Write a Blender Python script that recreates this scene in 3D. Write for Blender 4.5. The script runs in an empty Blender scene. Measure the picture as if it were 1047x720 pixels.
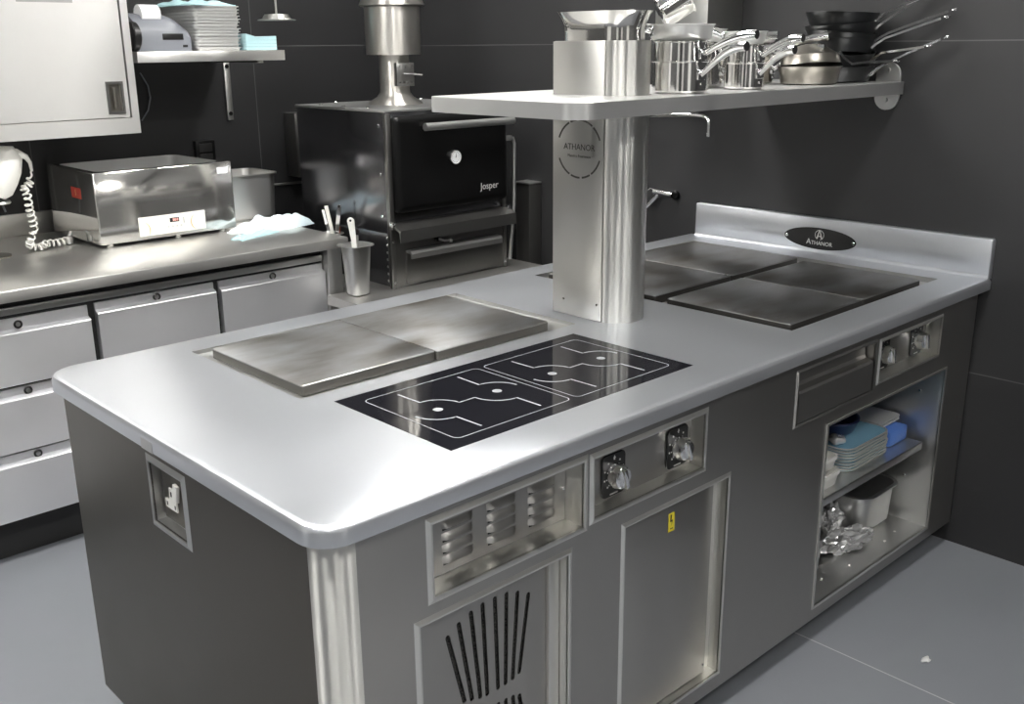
import bpy, bmesh, math, random
from mathutils import Vector, Matrix, Euler
from mathutils.geometry import delaunay_2d_cdt
random.seed(7)
SC = bpy.context.scene
COL = SC.collection
PI = math.pi

# ------------------------------------------------------------------ materials
def _mat(name):
    m = bpy.data.materials.new(name); m.use_nodes = True
    nt = m.node_tree; b = nt.nodes['Principled BSDF']
    return m, nt, b

def plain(name, col, rough=0.5, metal=0.0, spec=0.5, coat=0.0):
    m, nt, b = _mat(name)
    b.inputs['Base Color'].default_value = (*col, 1)
    b.inputs['Roughness'].default_value = rough
    b.inputs['Metallic'].default_value = metal
    b.inputs['Specular IOR Level'].default_value = spec
    b.inputs['Coat Weight'].default_value = coat
    n = nt.nodes.new('ShaderNodeTexNoise'); n.inputs['Scale'].default_value = 30
    tc = nt.nodes.new('ShaderNodeTexCoord'); nt.links.new(tc.outputs['Object'], n.inputs['Vector'])
    mr = nt.nodes.new('ShaderNodeMapRange')
    mr.inputs['To Min'].default_value = max(0.02, rough - .04); mr.inputs['To Max'].default_value = rough + .04
    nt.links.new(n.outputs['Fac'], mr.inputs['Value']); nt.links.new(mr.outputs['Result'], b.inputs['Roughness'])
    return m

def steel(name, col=(.58, .58, .57), rough=.3, var=.06, stretch=(1, 1, 60), bump=.02, scale=6, metal=.94, tan=None, an=.8):
    """brushed sheet steel: fine grain stretched one way, blotchy gloss"""
    m, nt, b = _mat(name)
    N = nt.nodes.new; L = nt.links.new
    b.inputs['Metallic'].default_value = metal
    if tan:
        tv = nt.nodes.new('ShaderNodeCombineXYZ')
        for i in range(3): tv.inputs[i].default_value = tan[i]
        nt.links.new(tv.outputs[0], b.inputs['Tangent']); b.inputs['Anisotropic'].default_value = an
    tc = N('ShaderNodeTexCoord')
    n1 = N('ShaderNodeTexNoise'); n1.inputs['Scale'].default_value = 4; n1.inputs['Detail'].default_value = 6
    L(tc.outputs['Object'], n1.inputs['Vector'])
    mp = N('ShaderNodeMapping'); mp.inputs['Scale'].default_value = stretch
    L(tc.outputs['Object'], mp.inputs['Vector'])
    n2 = N('ShaderNodeTexNoise'); n2.inputs['Scale'].default_value = scale; n2.inputs['Detail'].default_value = 3
    L(mp.outputs['Vector'], n2.inputs['Vector'])
    mr = N('ShaderNodeMapRange'); mr.inputs['From Min'].default_value = .3; mr.inputs['From Max'].default_value = .7
    mr.inputs['To Min'].default_value = max(.03, rough - var); mr.inputs['To Max'].default_value = rough + var
    L(n1.outputs['Fac'], mr.inputs['Value']); L(mr.outputs['Result'], b.inputs['Roughness'])
    mx = N('ShaderNodeMix'); mx.data_type = 'RGBA'
    mx.inputs[6].default_value = (*[c * .93 for c in col], 1); mx.inputs[7].default_value = (*[min(1, c * 1.06) for c in col], 1)
    L(n1.outputs['Fac'], mx.inputs[0]); L(mx.outputs[2], b.inputs['Base Color'])
    bp = N('ShaderNodeBump'); bp.inputs['Strength'].default_value = bump; bp.inputs['Distance'].default_value = .002
    L(n2.outputs['Fac'], bp.inputs['Height']); L(bp.outputs['Normal'], b.inputs['Normal'])
    return m

def tiles(name, col, grout, axes, off, size=(1.0, 1.0), rough=.5, var=.15, gw=.003):
    m, nt, b = _mat(name)
    N = nt.nodes.new; L = nt.links.new
    geo = N('ShaderNodeNewGeometry'); sep = N('ShaderNodeSeparateXYZ'); L(geo.outputs['Position'], sep.inputs[0])
    masks = []
    for ax, o, s in zip(axes, off, size):
        a = N('ShaderNodeMath'); a.operation = 'SUBTRACT'; L(sep.outputs[ax], a.inputs[0]); a.inputs[1].default_value = o
        d = N('ShaderNodeMath'); d.operation = 'PINGPONG'; L(a.outputs[0], d.inputs[0]); d.inputs[1].default_value = s / 2
        g = N('ShaderNodeMath'); g.operation = 'LESS_THAN'; L(d.outputs[0], g.inputs[0]); g.inputs[1].default_value = gw / 2
        masks.append(g)
    mxm = N('ShaderNodeMath'); mxm.operation = 'MAXIMUM'; L(masks[0].outputs[0], mxm.inputs[0]); L(masks[1].outputs[0], mxm.inputs[1])
    n = N('ShaderNodeTexNoise'); n.inputs['Scale'].default_value = 2.2; n.inputs['Detail'].default_value = 8; n.inputs['Roughness'].default_value = .65
    L(geo.outputs['Position'], n.inputs['Vector'])
    rmp = N('ShaderNodeMix'); rmp.data_type = 'RGBA'
    rmp.inputs[6].default_value = (*[c * (1 - var) for c in col], 1); rmp.inputs[7].default_value = (*[c * (1 + var) for c in col], 1)
    L(n.outputs['Fac'], rmp.inputs[0])
    mp = N('ShaderNodeMapping'); mp.inputs['Scale'].default_value = (3, 3, 60); L(geo.outputs['Position'], mp.inputs['Vector'])
    n2 = N('ShaderNodeTexNoise'); n2.inputs['Scale'].default_value = 3; n2.inputs['Detail'].default_value = 4; L(mp.outputs['Vector'], n2.inputs['Vector'])
    fin = N('ShaderNodeMix'); fin.data_type = 'RGBA'; L(mxm.outputs[0], fin.inputs[0]); L(rmp.outputs[2], fin.inputs[6]); fin.inputs[7].default_value = (*grout, 1)
    L(fin.outputs[2], b.inputs['Base Color'])
    mr = N('ShaderNodeMapRange'); mr.inputs['To Min'].default_value = rough - .08; mr.inputs['To Max'].default_value = rough + .08
    L(n.outputs['Fac'], mr.inputs['Value']); L(mr.outputs['Result'], b.inputs['Roughness'])
    bp = N('ShaderNodeBump'); bp.inputs['Strength'].default_value = .12; bp.inputs['Distance'].default_value = .002
    L(n2.outputs['Fac'], bp.inputs['Height']); L(bp.outputs['Normal'], b.inputs['Normal'])
    return m

def emis(name, col, s):
    m, nt, b = _mat(name)
    b.inputs['Base Color'].default_value = (.8, .8, .8, 1)
    b.inputs['Emission Color'].default_value = (*col, 1); b.inputs['Emission Strength'].default_value = s
    return m

def perforated(name):
    m, nt, b = _mat(name)
    N = nt.nodes.new; L = nt.links.new
    tc = N('ShaderNodeTexCoord'); v = N('ShaderNodeTexVoronoi'); v.inputs['Scale'].default_value = 420
    L(tc.outputs['Object'], v.inputs['Vector'])
    r = N('ShaderNodeValToRGB'); r.color_ramp.elements[0].color = (.16, .155, .14, 1); r.color_ramp.elements[1].color = (.01, .01, .01, 1)
    r.color_ramp.elements[0].position = .25; r.color_ramp.elements[1].position = .6
    L(v.outputs['Distance'], r.inputs['Fac']); L(r.outputs['Color'], b.inputs['Base Color'])
    b.inputs['Roughness'].default_value = .6; b.inputs['Metallic'].default_value = .5
    return m

def hotplate_mat(name, k_=1.0):
    m, nt, b = _mat(name)
    N = nt.nodes.new; L = nt.links.new
    b.inputs['Metallic'].default_value = 1
    tc = N('ShaderNodeTexCoord'); n = N('ShaderNodeTexNoise'); n.inputs['Scale'].default_value = 5; n.inputs['Detail'].default_value = 5
    mp = N('ShaderNodeMapping'); mp.inputs['Scale'].default_value = (1, 2.2, 1)
    L(tc.outputs['Object'], mp.inputs['Vector']); L(mp.outputs['Vector'], n.inputs['Vector'])
    r = N('ShaderNodeValToRGB'); e = r.color_ramp.elements
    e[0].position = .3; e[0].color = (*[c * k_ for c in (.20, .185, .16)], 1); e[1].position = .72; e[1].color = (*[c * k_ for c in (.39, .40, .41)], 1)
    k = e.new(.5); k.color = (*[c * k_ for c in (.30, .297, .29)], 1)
    L(n.outputs['Fac'], r.inputs['Fac']); L(r.outputs['Color'], b.inputs['Base Color'])
    mr = N('ShaderNodeMapRange'); mr.inputs['To Min'].default_value = .30; mr.inputs['To Max'].default_value = .42
    L(n.outputs['Fac'], mr.inputs['Value']); L(mr.outputs['Result'], b.inputs['Roughness'])
    return m

M = dict(
    top=steel('worktop_steel', (.67, .69, .725), .315, .03, (30, 1, 1), .012, metal=.85),
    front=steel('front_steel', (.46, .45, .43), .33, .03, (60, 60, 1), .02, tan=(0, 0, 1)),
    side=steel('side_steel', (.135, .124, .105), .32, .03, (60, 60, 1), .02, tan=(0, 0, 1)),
    frame=steel('frame_steel', (.84, .83, .79), .31, .02, (1, 1, 30), .01, metal=.97),
    polish=steel('polished_steel', (.70, .69, .66), .1, .03, (1, 1, 1), .004),
    post=steel('corner_post_steel', (.78, .77, .73), .40, .02, (1, 1, 1), .0, metal=1, tan=(0, 0, 1), an=1.0),
    mid=steel('mid_steel', (.62, .62, .61), .33, .04, (1, 60, 1), .015),
    plate=steel('cover_plate_steel', (.41, .405, .385), .33, .03, (60, 60, 1), .02, tan=(0, 0, 1), an=.7),
    pillar=steel('pillar_steel', (.56, .555, .53), .32, .04, (60, 60, 1), .02, tan=(0, 0, 1), an=.97),
    shelf=steel('shelf_steel', (.80, .80, .79), .33, .03, (1, 60, 1), .01, metal=.89),
    counter=steel('counter_steel', (.70, .69, .665), .34, .03, (1, 1, 1), .0),
    drawer=steel('drawer_steel', (.88, .88, .90), .325, .03, (60, 1, 60), .004, metal=.80, tan=(0, 0, 1)),
    cabinet=steel('cabinet_steel', (.75, .74, .72), .34, .03, (60, 1, 1), .015, tan=(0, 0, 1)),
    flue=steel('flue_steel', (.60, .58, .54), .36, .03, (40, 40, 1), .02, tan=(0, 0, 1), an=.97),
    oven=steel('oven_steel', (.15, .15, .16), .20, .04, (1, 1, 20), .01),
    ovenf=steel('oven_front_steel', (.22, .216, .208), .33, .04, (1, 1, 30), .02),
    chrome=plain('chrome', (.86, .86, .86), .07, 1),
    potsteel=plain('pot_steel', (.82, .81, .79), .1, 1),
    pansteel=steel('grey_pan_steel', (.23, .215, .19), .33, .05, (1, 1, 30), .01),
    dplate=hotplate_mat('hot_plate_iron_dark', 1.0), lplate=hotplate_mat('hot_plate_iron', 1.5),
    satin=plain('satin_pan_steel', (.92, .92, .90), .38, .8),
    edge=plain('oxidised_plate_edge', (.035, .033, .03), .5, .6), ledge=plain('worn_plate_edge', (.17, .165, .15), .4, .8),
    dark=plain('dark_gap', (.012, .012, .012), .7),
    plinth=plain('dark_plinth', (.02, .02, .02), .5),
    glass=plain('ceramic_glass', (.008, .008, .011), .05, 0, .6),
    mark=plain('glass_marking', (.32, .335, .35), .4),
    black=plain('black_enamel', (.004, .004, .004), .3, 0, .22),
    blackp=plain('black_plastic', (.012, .012, .012), .35),
    nonstick=plain('black_nonstick', (.02, .021, .022), .33, .35),
    white=plain('white_plastic', (.82, .81, .77), .35),
    cream=plain('control_foil', (.86, .83, .76), .35),
    amber=plain('amber_print', (.78, .52, .26), .45),
    red=plain('red_label', (.55, .07, .05), .5),
    redseg=emis('red_digits', (1, .16, .04), 1.5),
    grey=plain('grey_plastic', (.19, .20, .225), .4),
    paper=plain('paper', (.86, .87, .88), .7),
    tray=plain('stacked_tray', (.66, .66, .65), .35, .4),
    cloth=plain('pale_blue_cloth', (.42, .63, .67), .85),
    cloth2=plain('white_blue_cloth', (.74, .87, .92), .85),
    sack=plain('clear_film', (.70, .70, .70), .18, .7),
    blue=plain('blue_plastic', (.10, .22, .62), .35),
    navy=plain('navy_plastic', (.018, .022, .09), .3),
    lid=plain('pale_blue_lid', (.22, .42, .56), .22),
    traylip=plain('steel_tray', (.78, .77, .74), .3, .6),
    yellow=plain('yellow_sticker', (.80, .66, .04), .5),
    brown=plain('brown_wood', (.25, .07, .04), .5),
    engr=plain('engraved_line', (.07, .068, .06), .5, .6),
    letter=plain('pale_lettering', (.75, .75, .73), .35, .3),
    perf=perforated('perforated_mesh'),
    duct=steel('duct_steel', (.42, .42, .40), .42, .04, (1, 1, 30), .01, tan=(0, 0, 1)),
    wall=tiles('slate_wall_right', (.0245, .0245, .0255), (.085, .085, .085), (1, 2), (-.7, .59), (4.5, 1.006), .48, .14, .0035),
    wallb=tiles('slate_wall_back', (.0175, .0175, .0185), (.085, .085, .085), (0, 2), (.665, .595), (1.0, 1.006), .48, .14, .0035),
    floor=tiles('slate_floor', (.168, .176, .194), (.36, .36, .37), (0, 1), (1.572, .9), (.9, 1.8), .5, .10, .004),
    ceil=plain('white_ceiling', (.75, .75, .74), .8),
    farwall=plain('plain_far_wall', (.10, .10, .10), .6),
    reflwhite=plain('white_reflector_paint', (.85, .85, .83), .4),  # only for the added reflector panels on the far walls
    lampon=emis('ceiling_panel_glow', (1.0, .985, .955), 45),
)

# ------------------------------------------------------------------ geometry helpers
def smooth(me, ang=35):
    for p in me.polygons: p.use_smooth = True
    me.set_sharp_from_angle(angle=math.radians(ang))

def obj(name, bm, mat, parent=None, ang=35, recalc=True):
    if recalc: bmesh.ops.recalc_face_normals(bm, faces=bm.faces)
    me = bpy.data.meshes.new(name); bm.to_mesh(me); bm.free()
    me.materials.append(M[mat] if isinstance(mat, str) else mat)
    smooth(me, ang)
    o = bpy.data.objects.new(name, me); COL.objects.link(o)
    if parent is not None:
        o.parent = parent
        # geometry is written in world space: undo the parents' offsets
        o.matrix_parent_inverse = Matrix.Identity(4)
        w = Vector((0, 0, 0)); p = parent
        while p is not None: w += p.location; p = p.parent
        o.data.transform(Matrix.Translation(-w))
    return o

def tag(o, label=None, cat=None, group=None, kind=None):
    if label: o['label'] = label
    if cat: o['category'] = cat
    if group: o['group'] = group
    if kind: o['kind'] = kind
    return o

def thing(name, label, cat, loc=(0, 0, 0), group=None):
    o = bpy.data.objects.new(name, None); COL.objects.link(o); o.location = loc
    o.empty_display_size = .05
    return tag(o, label, cat, group)

def place(o, loc=None, rot=None):
    """turn a finished thing about its own base"""
    if rot is not None: o.rotation_euler = rot
    if loc is not None: o.location = loc
    return o

def copy_tree(o, parent=None):
    c = o.copy(); COL.objects.link(c); c.parent = parent
    for ch in list(o.children): copy_tree(ch, c)
    return c

def B(): return bmesh.new()

def box(bm, x0, x1, y0, y1, z0, z1, bev=0.0, seg=2):
    t = bmesh.new()
    bmesh.ops.create_cube(t, size=1)
    bmesh.ops.scale(t, vec=(abs(x1 - x0), abs(y1 - y0), abs(z1 - z0)), verts=t.verts)
    bmesh.ops.translate(t, vec=((x0 + x1) / 2, (y0 + y1) / 2, (z0 + z1) / 2), verts=t.verts)
    if bev > 0:
        bmesh.ops.bevel(t, geom=t.edges[:], offset=bev, segments=seg, affect='EDGES', profile=.5)
    merge(bm, t); return bm

def merge(bm, t, mtx=None):
    if mtx is not None: bmesh.ops.transform(t, matrix=mtx, verts=t.verts)
    me = bpy.data.meshes.new('tmp'); t.to_mesh(me); t.free(); bm.from_mesh(me); bpy.data.meshes.remove(me)

def frame_of(d):
    d = d.normalized()
    a = Vector((0, 0, 1)) if abs(d.z) < .9 else Vector((1, 0, 0))
    u = d.cross(a).normalized(); return u, d.cross(u).normalized()

def tube(bm, pts, r, seg=10, cap=True):
    pts = [Vector(p) for p in pts]; n = len(pts)
    rs = r if isinstance(r, (list, tuple)) else [r] * n
    rings = []; u = None
    for i, p in enumerate(pts):
        d = (pts[min(i + 1, n - 1)] - pts[max(i - 1, 0)]).normalized()
        if u is None: u, v = frame_of(d)
        else:
            u = (u - d * u.dot(d)).normalized(); v = d.cross(u).normalized()
        rings.append([bm.verts.new(p + (u * math.cos(a) + v * math.sin(a)) * rs[i]) for a in (2 * PI * k / seg for k in range(seg))])
    for a, b in zip(rings, rings[1:]):
        for k in range(seg): bm.faces.new((a[k], a[(k + 1) % seg], b[(k + 1) % seg], b[k]))
    if cap: bm.faces.new(rings[0][::-1]); bm.faces.new(rings[-1])
    return bm

def strap(bm, pts, w, t, side=None):
    """flat bar swept along pts: width w along 'side', thickness t"""
    pts = [Vector(p) for p in pts]; n = len(pts); rings = []
    for i, p in enumerate(pts):
        d = (pts[min(i + 1, n - 1)] - pts[max(i - 1, 0)]).normalized()
        s = Vector(side) if side else Vector((0, 0, 1)).cross(d)
        s = (s - d * s.dot(d)).normalized(); nn = d.cross(s).normalized()
        ww = w[i] if isinstance(w, (list, tuple)) else w
        rings.append([bm.verts.new(p + s * a * ww / 2 + nn * b * t / 2) for a, b in ((-1, -1), (1, -1), (1, 1), (-1, 1))])
    for a, b in zip(rings, rings[1:]):
        for k in range(4): bm.faces.new((a[k], a[(k + 1) % 4], b[(k + 1) % 4], b[k]))
    bm.faces.new(rings[0][::-1]); bm.faces.new(rings[-1]); return bm

def lathe(bm, prof, c=(0, 0, 0), seg=40, mtx=None):
    t = bmesh.new(); rings = []
    for r, z in prof:
        if r < 1e-6: rings.append([t.verts.new((0, 0, z))])
        else: rings.append([t.verts.new((r * math.cos(2 * PI * k / seg), r * math.sin(2 * PI * k / seg), z)) for k in range(seg)])
    for a, b in zip(rings, rings[1:]):
        for k in range(seg):
            j = (k + 1) % seg
            if len(a) == 1 and len(b) == 1: continue
            if len(a) == 1: t.faces.new((a[0], b[j], b[k]))
            elif len(b) == 1: t.faces.new((a[k], a[j], b[0]))
            else: t.faces.new((a[k], a[j], b[j], b[k]))
    m = Matrix.Translation(Vector(c)) @ (mtx if mtx is not None else Matrix.Identity(4))
    merge(bm, t, m); return bm

def cyl(bm, c, axis, r, h, seg=24, bev=0):
    """disc / rod starting at c along axis for h"""
    ax = Vector(axis).normalized(); q = Vector((0, 0, 1)).rotation_difference(ax).to_matrix().to_4x4()
    b = min(bev, r * .9)
    prof = [(0, 0), (r - b, 0), (r, b), (r, h - b), (r - b, h), (0, h)] if bev else [(0, 0), (r, 0), (r, h), (0, h)]
    return lathe(bm, prof, c, seg, q)

def rrect(x0, x1, y0, y1, rs, ins=0.0, seg=6):
    """counter-clockwise outline, rs = radii of corners (x0y0, x1y0, x1y1, x0y1)"""
    if not isinstance(rs, (list, tuple)): rs = [rs] * 4
    x0 += ins; y0 += ins; x1 -= ins; y1 -= ins; out = []
    for (cx, cy, sx, sy, a0), r in zip(((x0, y0, 1, 1, PI), (x1, y0, -1, 1, 1.5 * PI), (x1, y1, -1, -1, 0), (x0, y1, 1, -1, .5 * PI)), rs):
        r = max(r - ins, .0004)
        for k in range(seg + 1):
            a = a0 + k * PI / 2 / seg
            out.append((cx + sx * r + r * math.cos(a), cy + sy * r + r * math.sin(a)))
    return out

def cdt_faces(outer, holes):
    vs = [Vector(p) for p in outer]; es = [(i, (i + 1) % len(outer)) for i in range(len(outer))]
    for h in holes:
        b = len(vs); vs += [Vector(p) for p in h]; es += [(b + i, b + (i + 1) % len(h)) for i in range(len(h))]
    r = delaunay_2d_cdt(vs, es, [], 4 if False else 1, 1e-6)
    V, F = r[0], r[2]
    def inside(p, poly):
        c = False; n = len(poly)
        for i in range(n):
            a, b = poly[i], poly[(i + 1) % n]
            if (a[1] > p[1]) != (b[1] > p[1]) and p[0] < (b[0] - a[0]) * (p[1] - a[1]) / (b[1] - a[1]) + a[0]: c = not c
        return c
    out = []
    for f in F:
        g = sum((V[i] for i in f), Vector((0, 0))) / len(f)
        if inside(g, outer) and not any(inside(g, h) for h in holes): out.append(f)
    return V, out

def slab(bm, sect, outfn, holes=(), close_bottom=True, to3=None):
    """stack of outlines (outfn(inset), z); last one is capped with holes cut; hole walls run down to the first z"""
    to3 = to3 or (lambda u, v, w: (u, v, w))
    rings = []
    for ins, z in sect: rings.append([bm.verts.new(to3(*p, z)) for p in outfn(ins)])
    n = len(rings[0])
    for a, b in zip(rings, rings[1:]):
        for k in range(n): bm.faces.new((a[k], a[(k + 1) % n], b[(k + 1) % n], b[k]))
    hv = []
    for end, (ins, z) in ((1, sect[-1]), (0, sect[0])):
        if end == 0 and not close_bottom: break
        V, F = cdt_faces(outfn(ins), holes)
        vv = [bm.verts.new(to3(v.x, v.y, z)) for v in V]
        for f in F:
            try: bm.faces.new([vv[i] for i in (f if end else f[::-1])])
            except ValueError: pass
    for h in holes:
        a = [bm.verts.new(to3(*p, sect[0][1])) for p in h]; b = [bm.verts.new(to3(*p, sect[-1][1])) for p in h]
        for k in range(len(h)): bm.faces.new((a[k], a[(k + 1) % len(h)], b[(k + 1) % len(h)], b[k]))
    bmesh.ops.remove_doubles(bm, verts=bm.verts, dist=1e-5)
    return bm

def rect(x0, x1, y0, y1): return [(x0, y0), (x1, y0), (x1, y1), (x0, y1)]
def XZ(y_front, sgn=1): return lambda u, v, w: (u, y_front + w, v)     # panel in the x-z plane, w = depth towards +y
def YZ(x0): return lambda u, v, w: (x0 + w, u, v)

def panel(bm, out, holes, to3, t0, t1):
    return slab(bm, [(0, t0), (0, t1)], lambda i: out, holes, True, to3)

def text(name, s, size, mat, parent, origin, xdir, up, ext=.0006, align='CENTER'):
    cu = bpy.data.curves.new(name or 'lettering', 'FONT'); cu.body = s; cu.size = size; cu.extrude = ext; cu.align_x = align; cu.align_y = 'CENTER'
    cu.resolution_u = 3
    t = bpy.data.objects.new('t', cu); COL.objects.link(t)
    bpy.context.view_layer.update()
    me = bpy.data.meshes.new_from_object(t.evaluated_get(bpy.context.evaluated_depsgraph_get()))
    bpy.data.objects.remove(t)
    x = Vector(xdir).normalized(); u = Vector(up).normalized(); z = x.cross(u)
    m = Matrix((x, u, z)).transposed().to_4x4(); m.translation = Vector(origin)
    me.transform(m)
    bm = bmesh.new(); bm.from_mesh(me); bpy.data.meshes.remove(me)
    return bm if name is None else obj(name, bm, mat, parent)

def text_bm(s, size, origin, xdir, up, ext=.0005):
    return text(None, s, size, None, None, origin, xdir, up, ext)

def struct(name, bm, mat):
    return tag(obj(name, bm, mat), kind='structure')

# ------------------------------------------------------------------ room shell
X0, XW, Y0, YB, ZC = -3.4, 2.42, -3.6, 3.0, 2.75
for nm, a, mt in (('floor', (X0, XW, Y0, YB, -.1, 0), 'floor'), ('ceiling', (X0, XW, Y0, YB, ZC, ZC + .1), 'ceil'),
                  ('wall_right', (XW, XW + .12, Y0, YB + .12, -.1, ZC + .1), 'wall'), ('wall_back', (X0, XW, YB, YB + .12, -.1, ZC + .1), 'wallb'),
                  ('wall_left', (X0 - .12, X0, Y0, YB + .12, -.1, ZC + .1), 'farwall'), ('wall_front', (X0, XW, Y0 - .12, Y0, -.1, ZC + .1), 'farwall')):
    struct(nm, box(B(), *a), mt)

for i, (x0, x1) in enumerate(((-.1, .75), (-2.7, -1.85))):  # unseen white panels, added to give the steel bright stripes to reflect
    struct('door_%d' % (i + 1), box(B(), x0, x1, Y0, Y0 + .05, 0.001, 2.2, .004), 'reflwhite')
for i, (y0, y1) in enumerate(((-2.6, -1.7), (.6, 1.9))):  # same added reflectors along the left wall
    struct('door_%d' % (i + 3), box(B(), X0, X0 + .05, y0, y1, 0.001, 2.2, .004), 'reflwhite')

# ceiling lamps (square recessed panels; rows inferred, some added to brighten dim areas)
lamp = None
LAMPS = [(-2.0, 1.5), (-1.2, 1.5), (-.5, 1.5), (.2, 1.5), (1.35, 1.3), (1.95, 1.3), (2.0, 2.35), (-2.0, -.3), (-.9, -.3), (.3, -.3), (1.5, -.3), (-1.6, -2.1), (-.5, -1.7), (.6, -1.7), (1.6, -2.1)]
PLACE = ['over the worktop beside the tower', 'over the aisle']
for i, (x, y) in enumerate(LAMPS):
    if lamp is None:
        lamp = thing('ceiling_lamp', 'square ceiling light panel with white frame, in unseen rows, some added for brightness', 'ceiling light', (x, y, ZC), 'ceiling light panels')
        bm = B(); panel(bm, rect(x - .2, x + .2, y - .2, y + .2), [rect(x - .17, x + .17, y - .17, y + .17)], lambda u, v, w: (u, v, w), ZC - .012, ZC)
        obj('lamp_frame', bm, 'white', lamp)
        obj('diffuser', box(B(), x - .17, x + .17, y - .17, y + .17, ZC - .008, ZC - .001), 'lampon', lamp)
    else:
        c = copy_tree(lamp); c.location = (x, y, ZC)

# ================================================================== COOKING ISLAND
FY, LX = .03, .03           # planes of the cabinet's front and of its end
ZB, ZT = .075, .862         # cabinet bottom and underside of the worktop
isl = thing('island_cabinet', 'steel base cabinet of the cooking island with framed panels, knobs and open shelf bay', 'cabinet', (1.2, .57, 0))
LOUV = (.232, .610, .690, .828); GRL = (.198, .568, .12, .645); KNB = (.640, 1.002, .697, .826)
DOOR = (.738, 1.103, .125, .643); DRW = (1.385, 1.770, .690, .826); KN2 = (1.800, 2.165, .706, .820); BAY = (1.552, 2.232, .117, .645)
bm = B()
fx0 = LX + .055
SHX, SHZ = .007, -.003
holes = [rect(h[0] + SHX, h[1] + SHX, h[2] + SHZ, h[3] + SHZ) for h in (LOUV, GRL, KNB, DOOR)] + [rect(*h) for h in (DRW, KN2, BAY)]
panel(bm, rect(fx0, XW - .012, ZB, ZT), holes, XZ(FY), 0, .003)
obj('front_panel', bm, 'front', isl)
# rounded polished corner post
def corner_post(cx, cy, a0, r=.055):
    bm = B(); t = []
    for k in range(13):
        a = a0 + k * PI / 24
        t.append((cx + r * math.cos(a), cy + r * math.sin(a)))
    rings = [[bm.verts.new((x, y, z)) for x, y in t] for z in (ZB, ZT)]
    for k in range(12): bm.faces.new((rings[0][k], rings[0][k + 1], rings[1][k + 1], rings[1][k]))
    r2 = [[bm.verts.new((cx + (x - cx) * .94, cy + (y - cy) * .94, z)) for x, y in t] for z in (ZB, ZT)]
    for k in range(12): bm.faces.new((r2[0][k + 1], r2[0][k], r2[1][k], r2[1][k + 1]))
    for k in range(12):
        bm.faces.new((rings[0][k + 1], rings[0][k], r2[0][k], r2[0][k + 1]))
    return obj('corner_post', bm, 'post', isl)
corner_post(fx0, FY + .055, PI)
BYK = 1.10
SOCK = (.520, .662, .682, .813)      # y0 y1 z0 z1 of the recess on the end panel
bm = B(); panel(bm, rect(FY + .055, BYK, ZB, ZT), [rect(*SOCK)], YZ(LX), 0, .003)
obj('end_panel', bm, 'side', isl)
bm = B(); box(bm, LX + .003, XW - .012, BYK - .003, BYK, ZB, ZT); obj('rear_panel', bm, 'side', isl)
bm = B(); box(bm, LX + .02, XW - .012, FY + .02, BYK - .02, ZB, ZB + .003); obj('floor_pan', bm, 'front', isl)
bm = B(); box(bm, .13, XW - .002, .11, 1.02, 0, ZB - .001); obj('plinth', bm, 'plinth', isl)

def frame_rim(name, r, w, to3, parent, mat='frame', proud=.004, depth=.05, back=True, wtop=None):
    """raised mitred rim round an opening + the recess behind it"""
    x0, x1, z0, z1 = r; wt = w if wtop is None else wtop
    bm = B()
    o = [(x0 - w, z0 - w), (x1 + w, z0 - w), (x1 + w, z1 + wt), (x0 - w, z1 + wt)]; i = rect(x0, x1, z0, z1)
    m_ = [(x0 - w * .35, z0 - w * .35), (x1 + w * .35, z0 - w * .35), (x1 + w * .35, z1 + wt * .35), (x0 - w * .35, z1 + wt * .35)]
    rows = [(o, 0), (m_, -proud), (i, -proud * .8), (i, depth)]
    rg = [[bm.verts.new(to3(*p, d)) for p in pts] for pts, d in rows]
    for a, b in zip(rg, rg[1:]):
        for k in range(4): bm.faces.new((a[k], a[(k + 1) % 4], b[(k + 1) % 4], b[k]))
    if back: bm.faces.new(rg[-1])
    return obj(name, bm, mat, parent, ang=12)

# --- louvred vent box
vent = frame_rim('vent_recess', LOUV, .013, XZ(FY), isl, depth=.05)
for ci, cx in enumerate((.335, .425, .530)):
    pass
yb = FY + .0485
obj('vent_plate', box(B(), LOUV[0] + .001, LOUV[1] - .001, yb - .0005, yb - .0001, LOUV[2] + .001, LOUV[3] - .001), 'front', vent)
for cx in (.328, .436, .5425):
    for kz in range(4):
        z = .712 + kz * .0228
        bm = B()
        # hooded slot: raised half scoop with closed ends
        n = 10
        w = .074 / 2; prof = []
        for j in range(n + 1):
            u = -1 + 2 * j / n; hgt = .0075 * (1 - abs(u) ** 8)
            prof.append((cx + u * w, hgt))
        top = [bm.verts.new((x, yb - .0005, z + .013)) for x, h in prof]
        mid = [bm.verts.new((x, yb - h * .8 - .0005, z + .006)) for x, h in prof]
        low = [bm.verts.new((x, yb - h - .0005, z)) for x, h in prof]
        for a, b in ((top, mid), (mid, low)):
            for j in range(n): bm.faces.new((a[j], a[j + 1], b[j + 1], b[j]))
        obj('louvre', bm, 'front', vent, ang=60, recalc=False)
        bm = B(); box(bm, cx - w * .93, cx + w * .93, yb - .0006, yb, z - .005, z + .001); obj('slot', bm, 'dark', vent)
for x, z in ((.240, .758), (.602, .760)):
    cyl(bm := B(), (x - .0 if x > .4 else x + .004, yb, z), (0, -1, 0), .0035, .003, 12); obj('screw', bm, 'chrome', vent)

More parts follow.
